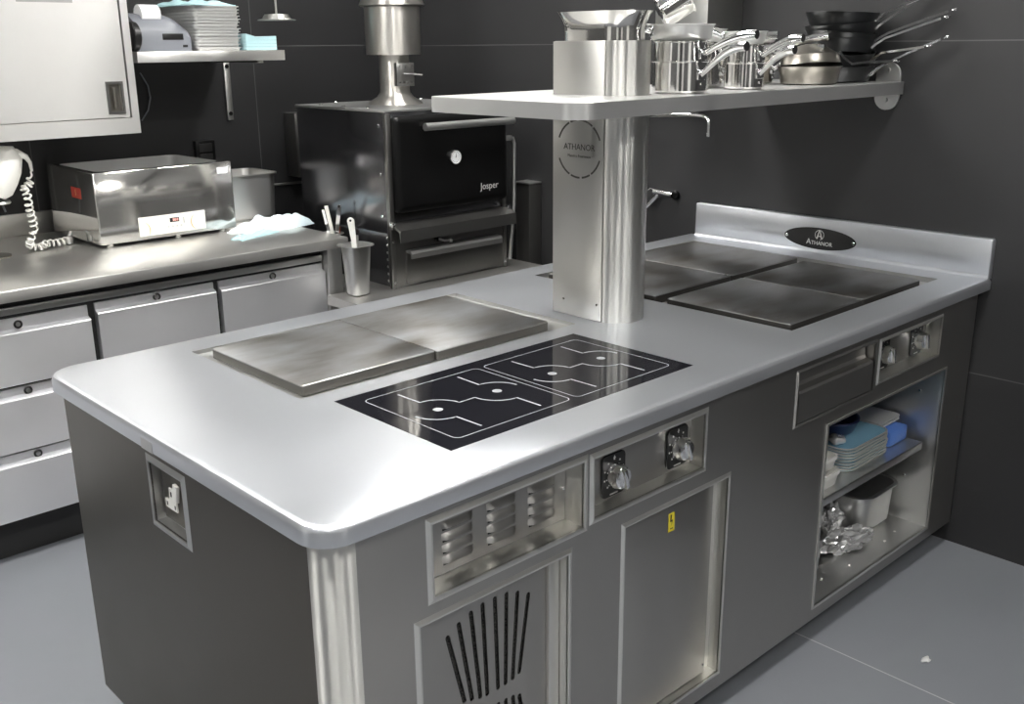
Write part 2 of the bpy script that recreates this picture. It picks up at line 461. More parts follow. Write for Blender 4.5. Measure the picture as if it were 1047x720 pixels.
# --- fan grille door
gr = frame_rim('grille_recess', GRL, .012, XZ(FY), isl, depth=.032, back=False)
yg = FY + .032
def slotpoly(a, b, r=.0052):
    a, b = Vector(a), Vector(b); d = (b - a).normalized(); n = Vector((-d.y, d.x)); out = []
    for c, s in ((b, 1), (a, -1)):
        for k in range(7):
            t = -PI / 2 + k * PI / 6
            out.append(tuple(c + (d * math.cos(t) * s + n * math.sin(t) * s) * r))
    return out
tops = [(.285, .570), (.312, .586), (.342, .597), (.371, .602), (.402, .602), (.432, .599), (.461, .590), (.490, .575)]
bots = [(.321, .418), (.340, .413), (.361, .408), (.379, .405), (.407, .405), (.427, .406), (.446, .408), (.464, .414)]
sl = [slotpoly(b, t) for t, b in zip(tops, bots)]
mir = [slotpoly((b[0], .772 - b[1]), (t[0], .772 - t[1])) for t, b in zip(tops, bots)]
bm = B(); panel(bm, rect(GRL[0], GRL[1] + .0, GRL[2], GRL[3]), sl + mir, XZ(yg), 0, .0015)
obj('grille_plate', bm, 'front', gr)
bm = B(); box(bm, GRL[0] + .04, GRL[1] - .04, yg + .006, yg + .007, GRL[2] + .03, GRL[3] - .02); obj('filter_mesh', bm, 'perf', gr)
bm = B(); box(bm, GRL[1] - .03, GRL[1] - .001, yg - .010, yg, GRL[2] + .001, GRL[3] - .02, .002); obj('door_edge', bm, 'frame', gr)
cyl(bm := B(), (.548, yg, .618), (0, -1, 0), .003, .003, 12); obj('screw', bm, 'chrome', gr)

# --- knob boxes
def dial(parent, x, z, y):
    """black plate with white marks, chrome grip"""
    bm = B(); out = rrect(x - .036, x + .036, z - .047, z + .047, .012)
    slab(bm, [(0, 0), (0, .003), (.001, .004)], lambda i: rrect(x - .036, x + .036, z - .047, z + .047, .012, i), (), True, lambda u, v, w: (u, y - w, v))
    d = obj('dial_plate', bm, 'blackp', parent)
    bm = B()
    for k in range(9):
        a = math.radians(-50 + 35 * k); 
        cyl(bm, (x + .0305 * math.cos(a), y - .004, z + .002 + .033 * math.sin(a)), (0, -1, 0), .0022, .0006, 8)
    box(bm, x - .012, x + .012, y - .0046, y - .004, z - .043, z - .040)
    tri = [(x - .004, z + .037), (x + .004, z + .037), (x, z + .044)]
    v = [bm.verts.new((a, y - .0047, b)) for a, b in tri]; bm.faces.new(v)
    obj('dial_marks', bm, 'letter', parent)
    bm = B()
    q = Matrix.Rotation(PI / 2, 4, 'X')
    lathe(bm, [(0, .004), (.0265, .004), (.0275, .008), (.0265, .018), (.0235, .030), (.020, .033), (0, .034)], (x, y, z), 36, q)
    t = bmesh.new(); box(t, -.0055, .0055, -.041, -.010, -.023, .023, .003)
    merge(bm, t, Matrix.Translation((x, y, z)) @ Matrix.Rotation(math.radians(-14), 4, 'Y'))
    k = obj('control_knob', bm, 'chrome', parent)
    k['label'] = 'polished chrome rotary knob with a raised grip'
    return d
kb = frame_rim('knob_panel', KNB, .012, XZ(FY), isl, depth=.038)
obj('back_plate', box(B(), KNB[0] + .001, KNB[1] - .001, FY + .0365, FY + .0375, KNB[2] + .001, KNB[3] - .001), 'front', kb)
dial(kb, .738, .752, FY + .036); dial(kb, .950, .752, FY + .036)
kb2 = frame_rim('knob_panel', KN2, .009, XZ(FY), isl, depth=.045)
obj('back_plate', box(B(), KN2[0] + .001, KN2[1] - .001, FY + .0435, FY + .0445, KN2[2] + .001, KN2[3] - .001), 'front', kb2)
dial(kb2, 1.898, .757, FY + .043); dial(kb2, 2.102, .757, FY + .043)

# --- plain door with the voltage sticker
dr = frame_rim('door_recess', DOOR, .011, XZ(FY), isl, depth=.030)
bm = B(); box(bm, DOOR[0] + .001, DOOR[1] - .026, FY + .020, FY + .029, DOOR[2] + .003, DOOR[3] - .003, .002); obj('door', bm, 'front', dr)
st = obj('warning_sticker', box(B(), .911, .932, FY + .0193, FY + .0199, .562, .607), 'yellow', dr)
bm = B(); y_ = FY + .0189
for poly in ([(.917, .603), (.922, .603), (.920, .590), (.926, .590), (.920, .574), (.922, .586), (.916, .586)], [(.916, .5705), (.927, .5705), (.927, .568), (.916, .568)]):
    f = [bm.verts.new((x, y_, z)) for x, z in poly]; bm.faces.new(f)
obj('warning_symbol', bm, 'blackp', dr)
for x, z in ((.750, .560), (1.066, .153)):
    cyl(bm := B(), (x, FY + .020, z), (0, -1, 0), .003, .003, 12); obj('screw', bm, 'chrome', dr)

# --- shallow drawer with a finger lip
dw = frame_rim('drawer_recess', DRW, .008, XZ(FY), isl, depth=.06, mat='front')
obj('drawer_gap', box(B(), DRW[0] + .001, DRW[1] - .001, FY + .058, FY + .059, DRW[2] + .001, DRW[3] - .001), 'dark', dw)
bm = B(); prof = [(.0, DRW[2] + .003), (.0, .770), (.004, .776), (.022, .780), (.026, .788), (.026, .822), (.05, .822), (.05, DRW[2] + .003)]
a = [bm.verts.new((DRW[0] + .010, FY - .001 + p, z)) for p, z in prof]; b = [bm.verts.new((DRW[1] - .006, FY - .001 + p, z)) for p, z in prof]
for k in range(len(prof)): bm.faces.new((a[k], a[(k + 1) % len(prof)], b[(k + 1) % len(prof)], b[k]))
bm.faces.new(a); bm.faces.new(b[::-1]); obj('drawer_front', bm, 'front', dw, ang=25)

# --- open bay with a middle shelf
bm = B(); x0, x1, z0, z1 = BAY; yd = FY + .46
for q in ([(x0, z0), (x1, z0)], [(x1, z0), (x1, z1)], [(x1, z1), (x0, z1)], [(x0, z1), (x0, z0)]):
    bm.faces.new([bm.verts.new(p) for p in ((q[0][0], FY, q[0][1]), (q[1][0], FY, q[1][1]), (q[1][0], yd, q[1][1]), (q[0][0], yd, q[0][1]))])
bm.faces.new([bm.verts.new(p) for p in ((x0, yd, z0), (x1, yd, z0), (x1, yd, z1), (x0, yd, z1))])
bay = obj('storage_bay', bm, 'mid', isl, ang=10)
bm = B(); panel(bm, rect(x0 - .008, x1 + .008, z0 - .008, z1 + .006), [rect(x0, x1, z0, z1)], XZ(FY - .003), 0, .003); obj('bay_rim', bm, 'frame', bay)
bm = B(); box(bm, x0 + .001, x1 - .02, FY + .035, yd - .01, .400, .403); box(bm, x0 + .001, x1 - .02, FY + .035, FY + .038, .378, .403, .0008); obj('middle_shelf', bm, 'mid', bay)
for xx, zz, yy in ((1.62, z0, .07), (1.80, z0, .09), (2.05, z0, .075), (2.12, z0, .16)):
    pass
for yy, zz in ((.10, .56), (.12, .27)):
    cyl(bm := B(), (x1, yy, zz), (-1, 0, 0), .004, .003, 12); obj('shelf_peg', bm, 'chrome', bay)
for f_ in (vent, gr, kb, dr): f_.location = (SHX, 0, SHZ)
# --- socket recess in the end panel
def YZn(x): return lambda u, v, w: (x + w, u, v)
sk = frame_rim('socket_recess', SOCK, .014, YZn(LX), isl, depth=.023, mat='mid')
obj('socket_plate', box(B(), LX + .019, LX + .0225, SOCK[0] + .006, SOCK[1] - .006, SOCK[2] + .006, SOCK[3] - .006, .001), 'side', sk)
xs = LX + .019
bm = B(); slab(bm, [(0, 0), (0, .003)], lambda i: [(.593, .716), (.642, .716), (.642, .734), (.622, .737), (.622, .762), (.604, .762), (.604, .737), (.593, .734)], (), True, lambda u, v, w: (xs - w, u, v))
so = obj('power_socket', bm, 'white', sk)
for y, z, w_, h in ((.600, .725, .004, .008), (.634, .725, .004, .008), (.613, .750, .005, .010)): obj('pin_hole', box(B(), xs - .0036, xs - .003, y - w_ / 2, y + w_ / 2, z - h / 2, z + h / 2), 'blackp', so)
bm = B(); t = bmesh.new(); box(t, -.008, 0, -.009, .009, -.019, .019, .002); merge(bm, t, Matrix.Translation((xs, .588, .760)) @ Matrix.Rotation(math.radians(12), 4, 'X')); obj('rocker_switch', bm, 'white', sk)

# ------------------------------------------------------------------ worktop
top = thing('cooking_worktop', 'thick rounded stainless worktop of the cooking island with hot plates and induction glass', 'worktop', (1.2, .57, ZT))
RL = (.314, 1.147, .545, 1.028); RR = (1.478, 2.298, .112, 1.034); GL = (.355, 1.073, .113, .487)
def topout(ins): return rrect(0, XW, 0, 1.135, [.062, .004, .004, .075], ins, 10)
bm = B()
sect = [(.003, ZT + .0005), (0, ZT + .003), (0, .888), (.0015, .893), (.005, .8975), (.010, .8995), (.016, .9)]
slab(bm, sect, topout, [rect(*RL), rect(*RR), rect(*GL)], True)
obj('steel_top', bm, 'top', top, ang=30)
def pan(name, r, z0, lip=True):
    x0, x1, y0, y1 = r; bm = B()
    a = rect(x0, x1, y0, y1); i = rect(x0 + .0012, x1 - .0012, y0 + .0012, y1 - .0012)
    rg = [[bm.verts.new((*p, z)) for p in pts] for pts, z in ((a, .8995), (i, z0))]
    for k in range(4): bm.faces.new((rg[0][k], rg[0][(k + 1) % 4], rg[1][(k + 1) % 4], rg[1][k]))
    bm.faces.new(rg[1]); return obj(name, bm, 'mid', top, ang=10)
pl = pan('hob_recess', RL, .890); pr_ = pan('hob_recess', RR, .884)
def hot_plate(x0, x1, y0, y1, z0, z1, parent, mat='lplate'):
    bm = B(); slab(bm, [(.001, z0), (0, z0 + .001), (0, z1 - .003), (.0008, z1 - .001), (.003, z1)], lambda i: rrect(x0, x1, y0, y1, .006, i, 3))
    o = obj('hot_plate', bm, mat, parent)
    o.data.materials.append(M['edge' if mat == 'dplate' else 'ledge'])
    for p in o.data.polygons:
        if abs(p.normal.z) < .3: p.material_index = 1
    return o
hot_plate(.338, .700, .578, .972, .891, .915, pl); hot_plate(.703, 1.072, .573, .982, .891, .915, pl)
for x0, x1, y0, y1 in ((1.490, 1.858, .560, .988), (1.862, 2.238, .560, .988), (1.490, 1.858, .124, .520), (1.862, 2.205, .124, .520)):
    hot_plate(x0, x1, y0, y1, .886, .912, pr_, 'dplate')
for x, y in ((1.845, .572), (1.845, .510)):
    cyl(bm := B(), (x, y, .912), (0, 0, 1), .004, .003, 10); obj('plate_pin', bm, 'chrome', pr_)
bm = B(); box(bm, GL[0] + .001, GL[1] - .001, GL[2] + .001, GL[3] - .001, .888, .8998, .0006, 1)
hob = obj('induction_hob', bm, 'glass', top)
# printed markings on the glass
def ribbon(bm, pts, w, z=.90015, closed=False, h=.0002):
    pts = [Vector((p[0], p[1])) for p in pts]; n = len(pts); L_, R_ = [], []
    for i, p in enumerate(pts):
        if closed: d = pts[(i + 1) % n] - pts[i - 1]
        else: d = pts[min(i + 1, n - 1)] - pts[max(i - 1, 0)]
        d.normalize(); nn = Vector((-d.y, d.x)) * w / 2
        L_.append(bm.verts.new((*(p + nn), z))); R_.append(bm.verts.new((*(p - nn), z)))
    for i in range(n if closed else n - 1):
        j = (i + 1) % n; bm.faces.new((L_[i], R_[i], R_[j], L_[j]))
def arc(c, r, a0, a1, n=12): return [(c[0] + r * math.cos(math.radians(a0 + (a1 - a0) * k / n)), c[1] + r * math.sin(math.radians(a0 + (a1 - a0) * k / n))) for k in range(n + 1)]
bm = B()
for ox in (-.327, 0):
    ribbon(bm, rrect(.727 + ox, 1.037 + ox, .150, .446, .014), .0022, closed=True)
    d1, d2 = (.803 + ox, .297), (.964 + ox, .297)
    ribbon(bm, [(.801 + ox, .426)] + arc(d1, .058, 90, 2) + [(.905 + ox, .299)] + arc(d2, .060, 180, 270) + [(.965 + ox, .168)], .0046)
    ribbon(bm, [(.966 + ox, .427)] + arc(d2, .057, 90, 0), .0046)
    ribbon(bm, arc(d1, .057, 180, 270) + [(.805 + ox, .168)], .0046)
    for d in (d1, d2):
        f = [bm.verts.new((d[0] + .0105 * math.cos(2 * PI * k / 20), d[1] + .0105 * math.sin(2 * PI * k / 20), .90015)) for k in range(20)]; bm.faces.new(f)
obj('zone_markings', bm, 'mark', hob)
# raised back rail against the wall
sp = obj('splashback', slab(B(), [(0, 0), (0, .019), (.0008, .021), (.003, .0225)], lambda i: rrect(.002, 1.100, .898, 1.022, [.001, .001, .007, .007], i, 4), (), True, lambda u, v, w: (XW - .001 - w, u, v)), 'top', top)
bm = B(); xs = XW - .0235
pts = [(xs - .0, .910)] + [(xs + .0 - .012 * (1 - math.cos(t * PI / 2 / 5)) - .0, .912 - .012 * math.sin(t * PI / 2 / 5)) for t in range(6)]
a = [bm.verts.new((x, .004, z)) for x, z in pts]; b = [bm.verts.new((x, 1.098, z)) for x, z in pts]
for k in range(len(pts) - 1): bm.faces.new((a[k], a[k + 1], b[k + 1], b[k]))
obj('cove_strip', bm, 'top', top)
# oval badge
bm = B(); el = lambda i: [(.577 + (.136 - i) * math.cos(2 * PI * k / 48), .951 + (.037 - i) * math.sin(2 * PI * k / 48)) for k in range(48)]
slab(bm, [(0, 0), (0, .001), (.0008, .0018)], el, (), True, lambda u, v, w: (xs - w, u, v))
bd = obj('oval_badge', bm, 'blackp', sp)
xb = xs - .0022
bm = text_bm('THANOR', .019, (xb, .567, .935), (0, -1, 0), (0, 0, 1)); merge(bm, text_bm('A', .027, (xb, .6165, .9375), (0, -1, 0), (0, 0, 1)))
obj('badge_lettering', bm, 'letter', bd)
bm = B(); c = (.577, .964)
for k in range(28):
    if k in (20, 21, 22): continue
    a0, a1 = 2 * PI * k / 28, 2 * PI * (k + 1) / 28
    bm.faces.new([bm.verts.new((xb, c[0] + r * math.cos(a), c[1] + r * math.sin(a))) for r, a in ((.0155, a0), (.0155, a1), (.0172, a1), (.0172, a0))])
for poly in ([(0, .015), (-.006, -.012), (-.011, -.012), (-.003, .015)], [(0, .015), (.006, -.012), (.011, -.012), (.003, .015)], [(-.004, -.006), (.004, -.006), (.004, -.003), (-.004, -.003)]):
    bm.faces.new([bm.verts.new((xb, c[0] - y, c[1] + z)) for y, z in poly])
obj('badge_emblem', bm, 'letter', bd, recalc=False)
for yy in (.577 - .126, .577 + .126):
    cyl(bm := B(), (xb, yy, .951), (-1, 0, 0), .0055, .003, 12, .001); obj('badge_rivet', bm, 'chrome', bd)
# little label on the edge of the worktop, above the socket
obj('edge_label', box(B(), -.0008, .0004, .566, .614, .846 + .018, .886), 'mid', top)

# ------------------------------------------------------------------ service column + overhead shelf
colm = thing('service_tower', 'rounded stainless service tower rising from the middle of the island', 'column', (1.293, .60, .9))
CX, R_ = 1.275, .075
def capsule(y0, y1, r, cx=CX, seg=12):
    out = []
    for cy, a0 in ((y0, PI), (y1, 0)):
        for k in range(seg + 1):
            a = a0 + PI * k / seg; out.append((cx + r * math.cos(a), cy + r * math.sin(a)))
    return out
bm = B(); slab(bm, [(0, .9), (0, 1.605)], lambda i: capsule(.523, .645, R_ - i), (), False); obj('column_shell', bm, 'pillar', colm, ang=40)
# slightly proud flat cover plate on the broad side
obj('cover_plate', box(B(), CX - R_ - .003, CX - R_ + .002, .506, .681, .902, 1.604, .0012), 'plate', colm)
for y, z in ((.638, .943), (.520, .945)):
    cyl(bm := B(), (CX - R_ - .003, y, z), (-1, 0, 0), .0035, .002, 12); obj('cover_screw', bm, 'chrome', colm)
# engraved roundel
xe = CX - R_ - .0033; ec = (.588, 1.342)
bm = B()
for a0, a1 in ((20, 62), (66, 84), (88, 126), (130, 160), (200, 236), (240, 262), (268, 292), (296, 338)):
    n = 10
    for k in range(n):
        p, q = math.radians(a0 + (a1 - a0) * k / n), math.radians(a0 + (a1 - a0) * (k + 1) / n)
        bm.faces.new([bm.verts.new((xe, ec[0] + r * math.cos(a) * .072, ec[1] + r * math.sin(a) * .070)) for r, a in ((1, p), (1, q), (1.07, q), (1.07, p))])
obj('engraved_ring', bm, 'engr', colm, recalc=False); bm = B()
merge(bm, text_bm('ATHANOR', .022, (xe, ec[0], ec[1] + .004), (0, -1, 0), (0, 0, 1), .0002))
merge(bm, text_bm('Maestro Fourneaux', .010, (xe, ec[0], ec[1] - .018), (0, -1, 0), (0, 0, 1), .0002))
obj('engraved_lettering', bm, 'engr', colm, recalc=False)
# flared collar at the top
bm = B(); n = 12; rings = []
for k in range(n + 1):
    t = k / n; z = 1.598 + .076 * t
    r = R_ - .013 + .019 * max(0, (t - .35) / .65) ** 2.0
    rings.append([bm.verts.new((x, y, z)) for x, y in capsule(.527, .630, r)])
for k in range(n, -1, -1):
    t = k / n; z = 1.598 + .076 * t
    r = R_ - .015 + .019 * max(0, (t - .35) / .65) ** 2.0
    rings.append([bm.verts.new((x, y, z)) for x, y in capsule(.527, .630, r)])
for a, b in zip(rings, rings[1:]):
    for k in range(len(a)): bm.faces.new((a[k], a[(k + 1) % len(a)], b[(k + 1) % len(a)], b[k]))
obj('flared_collar', bm, 'polish', colm, ang=50)
bm = B(); slab(bm, [(0, 1.6035), (.002, 1.605)], lambda i: capsule(.523, .645, R_ - i), (), False); obj('column_cap', bm, 'pillar', colm)

sh = thing('overhead_shelf', 'long stainless shelf over the island, running from the tower to the dark wall', 'shelf', (1.7, .6, 1.437))
SH = (.930, XW - .003, .340, .866)
so_ = lambda i: rrect(SH[0], SH[1], SH[2], SH[3], [.06, .002, .002, .03], i, 8)
bm = B(); slab(bm, [(0, 1.437), (0, 1.4735), (.0015, 1.475)], so_, [capsule(.523, .645, R_ + .0035)]); obj('shelf_board', bm, 'shelf', sh)
def capz(cy, z0, z1, r, seg=12):
    out = []
    for cz, a0 in ((z1, 0), (z0, PI)):
        for k in range(seg + 1):
            a = a0 + PI * k / seg; out.append((cy + r * math.cos(a), cz + r * math.sin(a)))
    return out
wp = B(); slab(wp, [(0, 0), (0, .007), (.001, .008)], lambda i: capz(.392, 1.428, 1.492, .041 - i), (), True, lambda u, v, w: (XW - .001 - w, u, v))
wp = obj('wall_plate', wp, 'mid', sh)
for z in (1.418, 1.510):
    cyl(bm := B(), (XW - .009, .392, z), (-1, 0, 0), .007, .006, 6); obj('plate_bolt', bm, 'mid', wp)
cyl(bm := B(), (1.93, .42, 1.437), (0, 0, -1), .014, .006, 20, .002); obj('underside_stud', bm, 'mid', sh)

# square duct on the wall beyond the shelf
tag(obj('duct', box(B(), 2.215, XW - .002, .952, 1.175, 1.46, ZC - .002, .002), 'duct'), 'light grey square vertical duct on the dark wall behind the saucepans', 'duct')

# ------------------------------------------------------------------ saucepans and frying pans
def saucepan(r, h, hang, hl, label, mat='potsteel', group='polished saucepans on the overhead shelf', lift=.058, hz=.58, rb=None):
    rb = r if rb is None else rb
    t = thing('saucepan', label, 'saucepan', (0, 0, 0), group)
    bm = B()
    lathe(bm, [(0, 0), (rb - .012, 0), (rb - .004, .002), (rb, .007), (r, h - .003), (r + .0035, h - .001), (r + .0035, h + .001), (r - .001, h), (r - .002, h - .004), (rb - .002, .006), (0, .005)], (0, 0, 0), 48)
    bd_ = obj('pan_body', bm, mat, t)
    a = math.radians(hang); d = Vector((math.cos(a), math.sin(a), 0)); s = Vector((-d.y, d.x, 0))
    z0 = h * hz
    bm = B(); pts = []; rs = []
    for k in range(15):
        u = k / 14
        pts.append(d * (r + hl * u) + Vector((0, 0, z0 + lift * math.sin(u * PI * .52)))); rs.append(.0060 + .0052 * min(1, u * 1.4))
    tube(bm, pts, rs, 14)
    hd = obj('handle', bm, 'chrome', t)
    e = pts[-1]; dd = (pts[-1] - pts[-2]).normalized()
    cyl(bm := B(), e - dd * .001, dd, .0098, .0018, 18); obj('hollow_tip', bm, 'blackp', hd)
    bm = B(); 
    tm = bmesh.new(); box(tm, -.002, .004, -.014, .014, -.012, .014, .002)
    merge(bm, tm, Matrix.Translation(d * r + Vector((0, 0, z0))) @ Matrix.Rotation(a, 4, 'Z'))
    for q in (-1, 1):
        cyl(bm, d * (r + .003) + s * q * .009 + Vector((0, 0, z0 + .004)), d, .003, .003, 10, .001)
    cyl(bm, d * (r + .0) + Vector((0, 0, z0 - .022)), d, .003, .003, 10, .001)
    obj('handle_bracket', bm, 'chrome', t)
    return t
SZ = 1.4755
GP = 'polished saucepans on the overhead shelf'
place(saucepan(.071, .078, -96, .140, 'polished saucepan at the bottom of the stack beside the tower', lift=.068), (1.425, .452, SZ))
place(saucepan(.067, .076, -88, .150, 'polished saucepan second from the bottom beside the tower', lift=.046), (1.425, .452, SZ + .050))
place(saucepan(.081, .040, 150, .09, 'wide bright shallow pan crowning the stack beside the tower', lift=.02, rb=.077, mat='satin'), (1.448, .470, SZ + .1268))
place(saucepan(.040, .080, 90, .09, 'small polished saucepan tipped over on top of the stack beside the tower', lift=.03), (1.420, .520, 1.668), (0, math.radians(58), math.radians(-43.3)))
place(saucepan(.070, .076, -74, .150, 'lower saucepan half hidden behind the stack beside the tower', lift=.062), (1.735, .625, SZ))
place(saucepan(.066, .074, -71, .155, 'upper saucepan half hidden behind the stack beside the tower', lift=.05), (1.735, .625, SZ + .048))
place(saucepan(.074, .036, 140, .08, 'shallow bright pan turned away on top of the half hidden stack', lift=.02, rb=.070, mat='satin'), (1.735, .625, SZ + .1225))
place(saucepan(.053, .070, -96, .110, 'small saucepan at the bottom of the middle stack on the shelf', lift=.062), (1.690, .440, SZ))
place(saucepan(.050, .068, -88, .120, 'small saucepan second from the bottom of the middle stack', lift=.045), (1.690, .440, SZ + .047))
place(saucepan(.058, .034, 140, .07, 'shallow bright pan on top of the middle stack on the shelf', lift=.02, rb=.054, mat='satin'), (1.690, .445, SZ + .1155))
place(saucepan(.060, .072, -74, .150, 'lower saucepan of the stack next to the grey frying pans', lift=.062), (2.018, .630, SZ))
place(saucepan(.057, .070, -70, .160, 'second saucepan of the stack next to the grey frying pans', lift=.046), (2.018, .630, SZ + .049))
place(saucepan(.064, .032, 140, .07, 'shallow bright pan topping the stack next to the grey frying pans', lift=.02, rb=.060, mat='satin'), (2.018, .630, SZ + .1195))

def frying_pan(r, h, hang, hl, label, rise=.08, mat='nonstick', group='frying pans at the wall end of the shelf', bw=.016, flare=.86):
    t = thing('frying_pan', label, 'frying pan', (0, 0, 0), group)
    bm = B()
    lathe(bm, [(0, 0), (r * flare - .008, 0), (r * flare, .003), (r * .93, h * .55), (r, h - .002), (r + .002, h), (r - .001, h + .0005), (r * .93 - .003, h * .55), (r * flare - .002, .005), (0, .0035)], (0, 0, 0), 48)
    obj('pan_body', bm, mat, t)
    a = math.radians(hang); d = Vector((math.cos(a), math.sin(a), 0)); s = Vector((-d.y, d.x, 0))
    bm = B()
    pts = [d * (r * .93) + Vector((0, 0, h * .45)), d * (r + .006) + Vector((0, 0, h * .75)), d * (r + .03) + Vector((0, 0, h + .006)),
           d * (r + hl * .5) + Vector((0, 0, h + rise * .48)), d * (r + hl * .93) + Vector((0, 0, h + rise * .93))]
    strap(bm, pts, [bw * 1.5, bw * 1.3, bw, bw * .8, bw], .0065, s)
    q = Vector((0, 0, 1)).rotation_difference(Vector((0, 0, 1)))
    e = d * (r + hl) + Vector((0, 0, h + rise))
    up = (d * -rise + Vector((0, 0, hl))).normalized(); rr = .0085
    ring = [e + (pts[-1] - pts[-2]).normalized() * rr * math.cos(2 * PI * k / 16) + s * rr * math.sin(2 * PI * k / 16) for k in range(17)]
    tube(bm, ring, .0026, 8, False)
    hd = obj('handle', bm, 'chrome', t)
    bm = B()
    for q in (-1, 1): cyl(bm, d * (r * .93) + s * q * .008 + Vector((0, 0, h * .5)), d, .0035, .006, 10, .001)
    obj('rivets', bm, 'chrome', t)
    return t
place(frying_pan(.093, .052, 60, .05, 'grey steel frying pan standing at the front of the shelf, nearest the saucepans', mat='pansteel', flare=.88, rise=.01), (2.085, .478, SZ))
place(frying_pan(.089, .058, 62, .15, 'grey steel frying pan turned upside down over another grey one', mat='pansteel', flare=.42, rise=.006), (2.088, .482, SZ + .113), (PI - .1, .05, 0))
place(frying_pan(.108, .046, -78, .205, 'black frying pan resting flat on the shelf near the wall plate', rise=.085), (2.292, .500, SZ))
specs = [(.103, .050, 5, -4, -84, .165, .035, 'black frying pan with a low handle, lowest of the leaning pile', 0, .007),
         (.108, .040, -3, 6, -78, .200, .060, 'black frying pan second from the bottom of the leaning pile', .036, .0),
         (.108, .044, 4, 3, -74, .205, .085, 'black frying pan in the middle of the leaning pile', .062, .0),
         (.110, .040, -2, -3, -70, .215, .110, 'black frying pan second from the top of the leaning pile', .091, .004),
         (.110, .044, 1, 2, -74, .190, .075, 'black frying pan on top of the leaning pile', .119, .0)]
for r, h, rx, ry, ha, hl, rise, lb, dz, dx in specs:
    place(frying_pan(r, h, ha, hl, lb, rise=rise), (2.300 + dx, .505, SZ + .043 + dz), (math.radians(rx), math.radians(ry), 0))

# ================================================================== BACK COUNTER
CF, CR = 2.028, 1.457
ct = thing('counter_worktop', 'long stainless counter top along the dark back wall with an upstand', 'worktop', (.4, 2.5, .86))
bm = B(); slab(bm, [(0, .862), (0, .894), (.002, .898), (.006, .9)], lambda i: rrect(-1.6, CR, CF, YB - .003, .003, i, 2)); obj('counter_slab', bm, 'counter', ct)
bm = B(); box(bm, -1.6, .86, YB - .022, YB - .003, .9, .985, .002); obj('upstand', bm, 'counter', ct)
fr = thing('refrigerated_counter', 'under-counter cabinet with steel drawers below the counter along the back wall', 'cabinet', (.4, 2.5, 0))
bm = B(); box(bm, -1.6, CR - .09, CF + .062, YB - .01, .145, .861); obj('carcass', bm, 'dark', fr)
bm = B(); box(bm, -1.6, CR - .09, CF + .05, CF + .062, .812, .834, .001); obj('top_rail', bm, 'mid', fr)
bm = B(); box(bm, -1.6, CR - .09, CF + .10, YB - .04, .0, .145); obj('plinth', bm, 'plinth', fr)
bm = B(); box(bm, CR - .085, CR - .022, CF + .02, YB - .02, 0, .861, .002); obj('end_leg', bm, 'mid', fr)
def drawer(x0, x1, zt, zs, zb):
    """recessed lock strip zt..zs, proud face zs..zb"""
    bm = B(); prof = [(.020, zt), (.020, zs + .008), (.002, zs), (0, zs - .003), (0, zb), (.028, zb), (.028, zt)]
    y = CF + .034
    a = [bm.verts.new((x0, y + p, z)) for p, z in prof]; b = [bm.verts.new((x1, y + p, z)) for p, z in prof]
    for k in range(len(prof)): bm.faces.new((a[k], a[(k + 1) % len(prof)], b[(k + 1) % len(prof)], b[k]))
    bm.faces.new(a); bm.faces.new(b[::-1])
    d = obj('drawer', bm, 'drawer', fr, ang=20)
    q = Matrix.Rotation(PI / 2, 4, 'X'); xm = (x0 + x1) / 2; zm = (zt + zs) / 2
    bm = B(); lathe(bm, [(0, 0), (.013, 0), (.0135, .004), (.010, .006), (.0095, .003), (0, .003)], (xm, y + .020, zm), 24, q); lk = obj('drawer_lock', bm, 'blackp', d)
    bm = B(); lathe(bm, [(0, .002), (.0075, .002), (.007, .0055), (0, .006)], (xm, y + .020, zm), 20, q); obj('lock_barrel', bm, 'mid', lk)
for x0, x1 in ((-1.32, -.88), (-.855, -.415), (-.395, .010), (.030, .466)):
    drawer(x0, x1, .800, .757, .590); drawer(x0, x1, .578, .545, .373); drawer(x0, x1, .362, .330, .146)
for x0, x1 in ((.490, .912), (.932, 1.366)):
    drawer(x0, x1, .802, .772, .32)

# ------------------------------------------------------------------ things on the counter
# water bath
wb = thing('water_bath', 'stainless countertop water bath with white control panel and red sticker', 'water bath', (.96, 2.68, .9))
wx0, wx1, wy0, wy1, wz0, wz1 = .687, 1.232, 2.472, 2.925, .913, 1.172
bm = B(); slab(bm, [(0, wz0), (0, wz1 - .004), (.002, wz1 - .001), (.006, wz1)], lambda i: rrect(wx0, wx1, wy0, wy1, .006, i, 3), [rrect(wx0 + .03, wx1 - .03, wy0 + .03, wy1 - .03, .04)])
obj('bath_housing', bm, 'polish', wb)
bm = B(); t_ = rrect(wx0 + .03, wx1 - .03, wy0 + .03, wy1 - .03, .04, .0015)
r1 = [bm.verts.new((*p, wz1 - .001)) for p in t_]; r2 = [bm.verts.new((*p, wz0 + .06)) for p in t_]
for k in range(len(t_)): bm.faces.new((r1[k], r1[(k + 1) % len(t_)], r2[(k + 1) % len(t_)], r2[k]))
bm.faces.new(r2); obj('bath_tank', bm, 'shelf', wb)
for x in (wx0 + .045, wx1 - .235 if False else wx0 + .31, wx1 - .05):
    for y in (wy0 + .03, wy1 - .05):
        lathe(bm := B(), [(0, .9), (.011, .9), (.013, .913), (0, .914)], (x, y, 0), 16); obj('rubber_foot', bm, 'white', wb)
pn = obj('control_panel', box(B(), .834, 1.100, wy0 - .0035, wy0, .925, .996, .0012), 'cream', wb)
yp = wy0 - .0042
obj('display', box(B(), .955, .992, yp - .0004, yp + .0004, .966, .982), 'blackp', pn)
text('display_digits', '50.0', .013, 'redseg', pn, (.977, yp - .0008, .974), (1, 0, 0), (0, 0, 1), .0002)
bm = B()
for k in range(4): cyl(bm, (.948 + k * .017, yp, .950), (0, -1, 0), .0035, .0008, 12)
obj('buttons', bm, 'mid', pn)
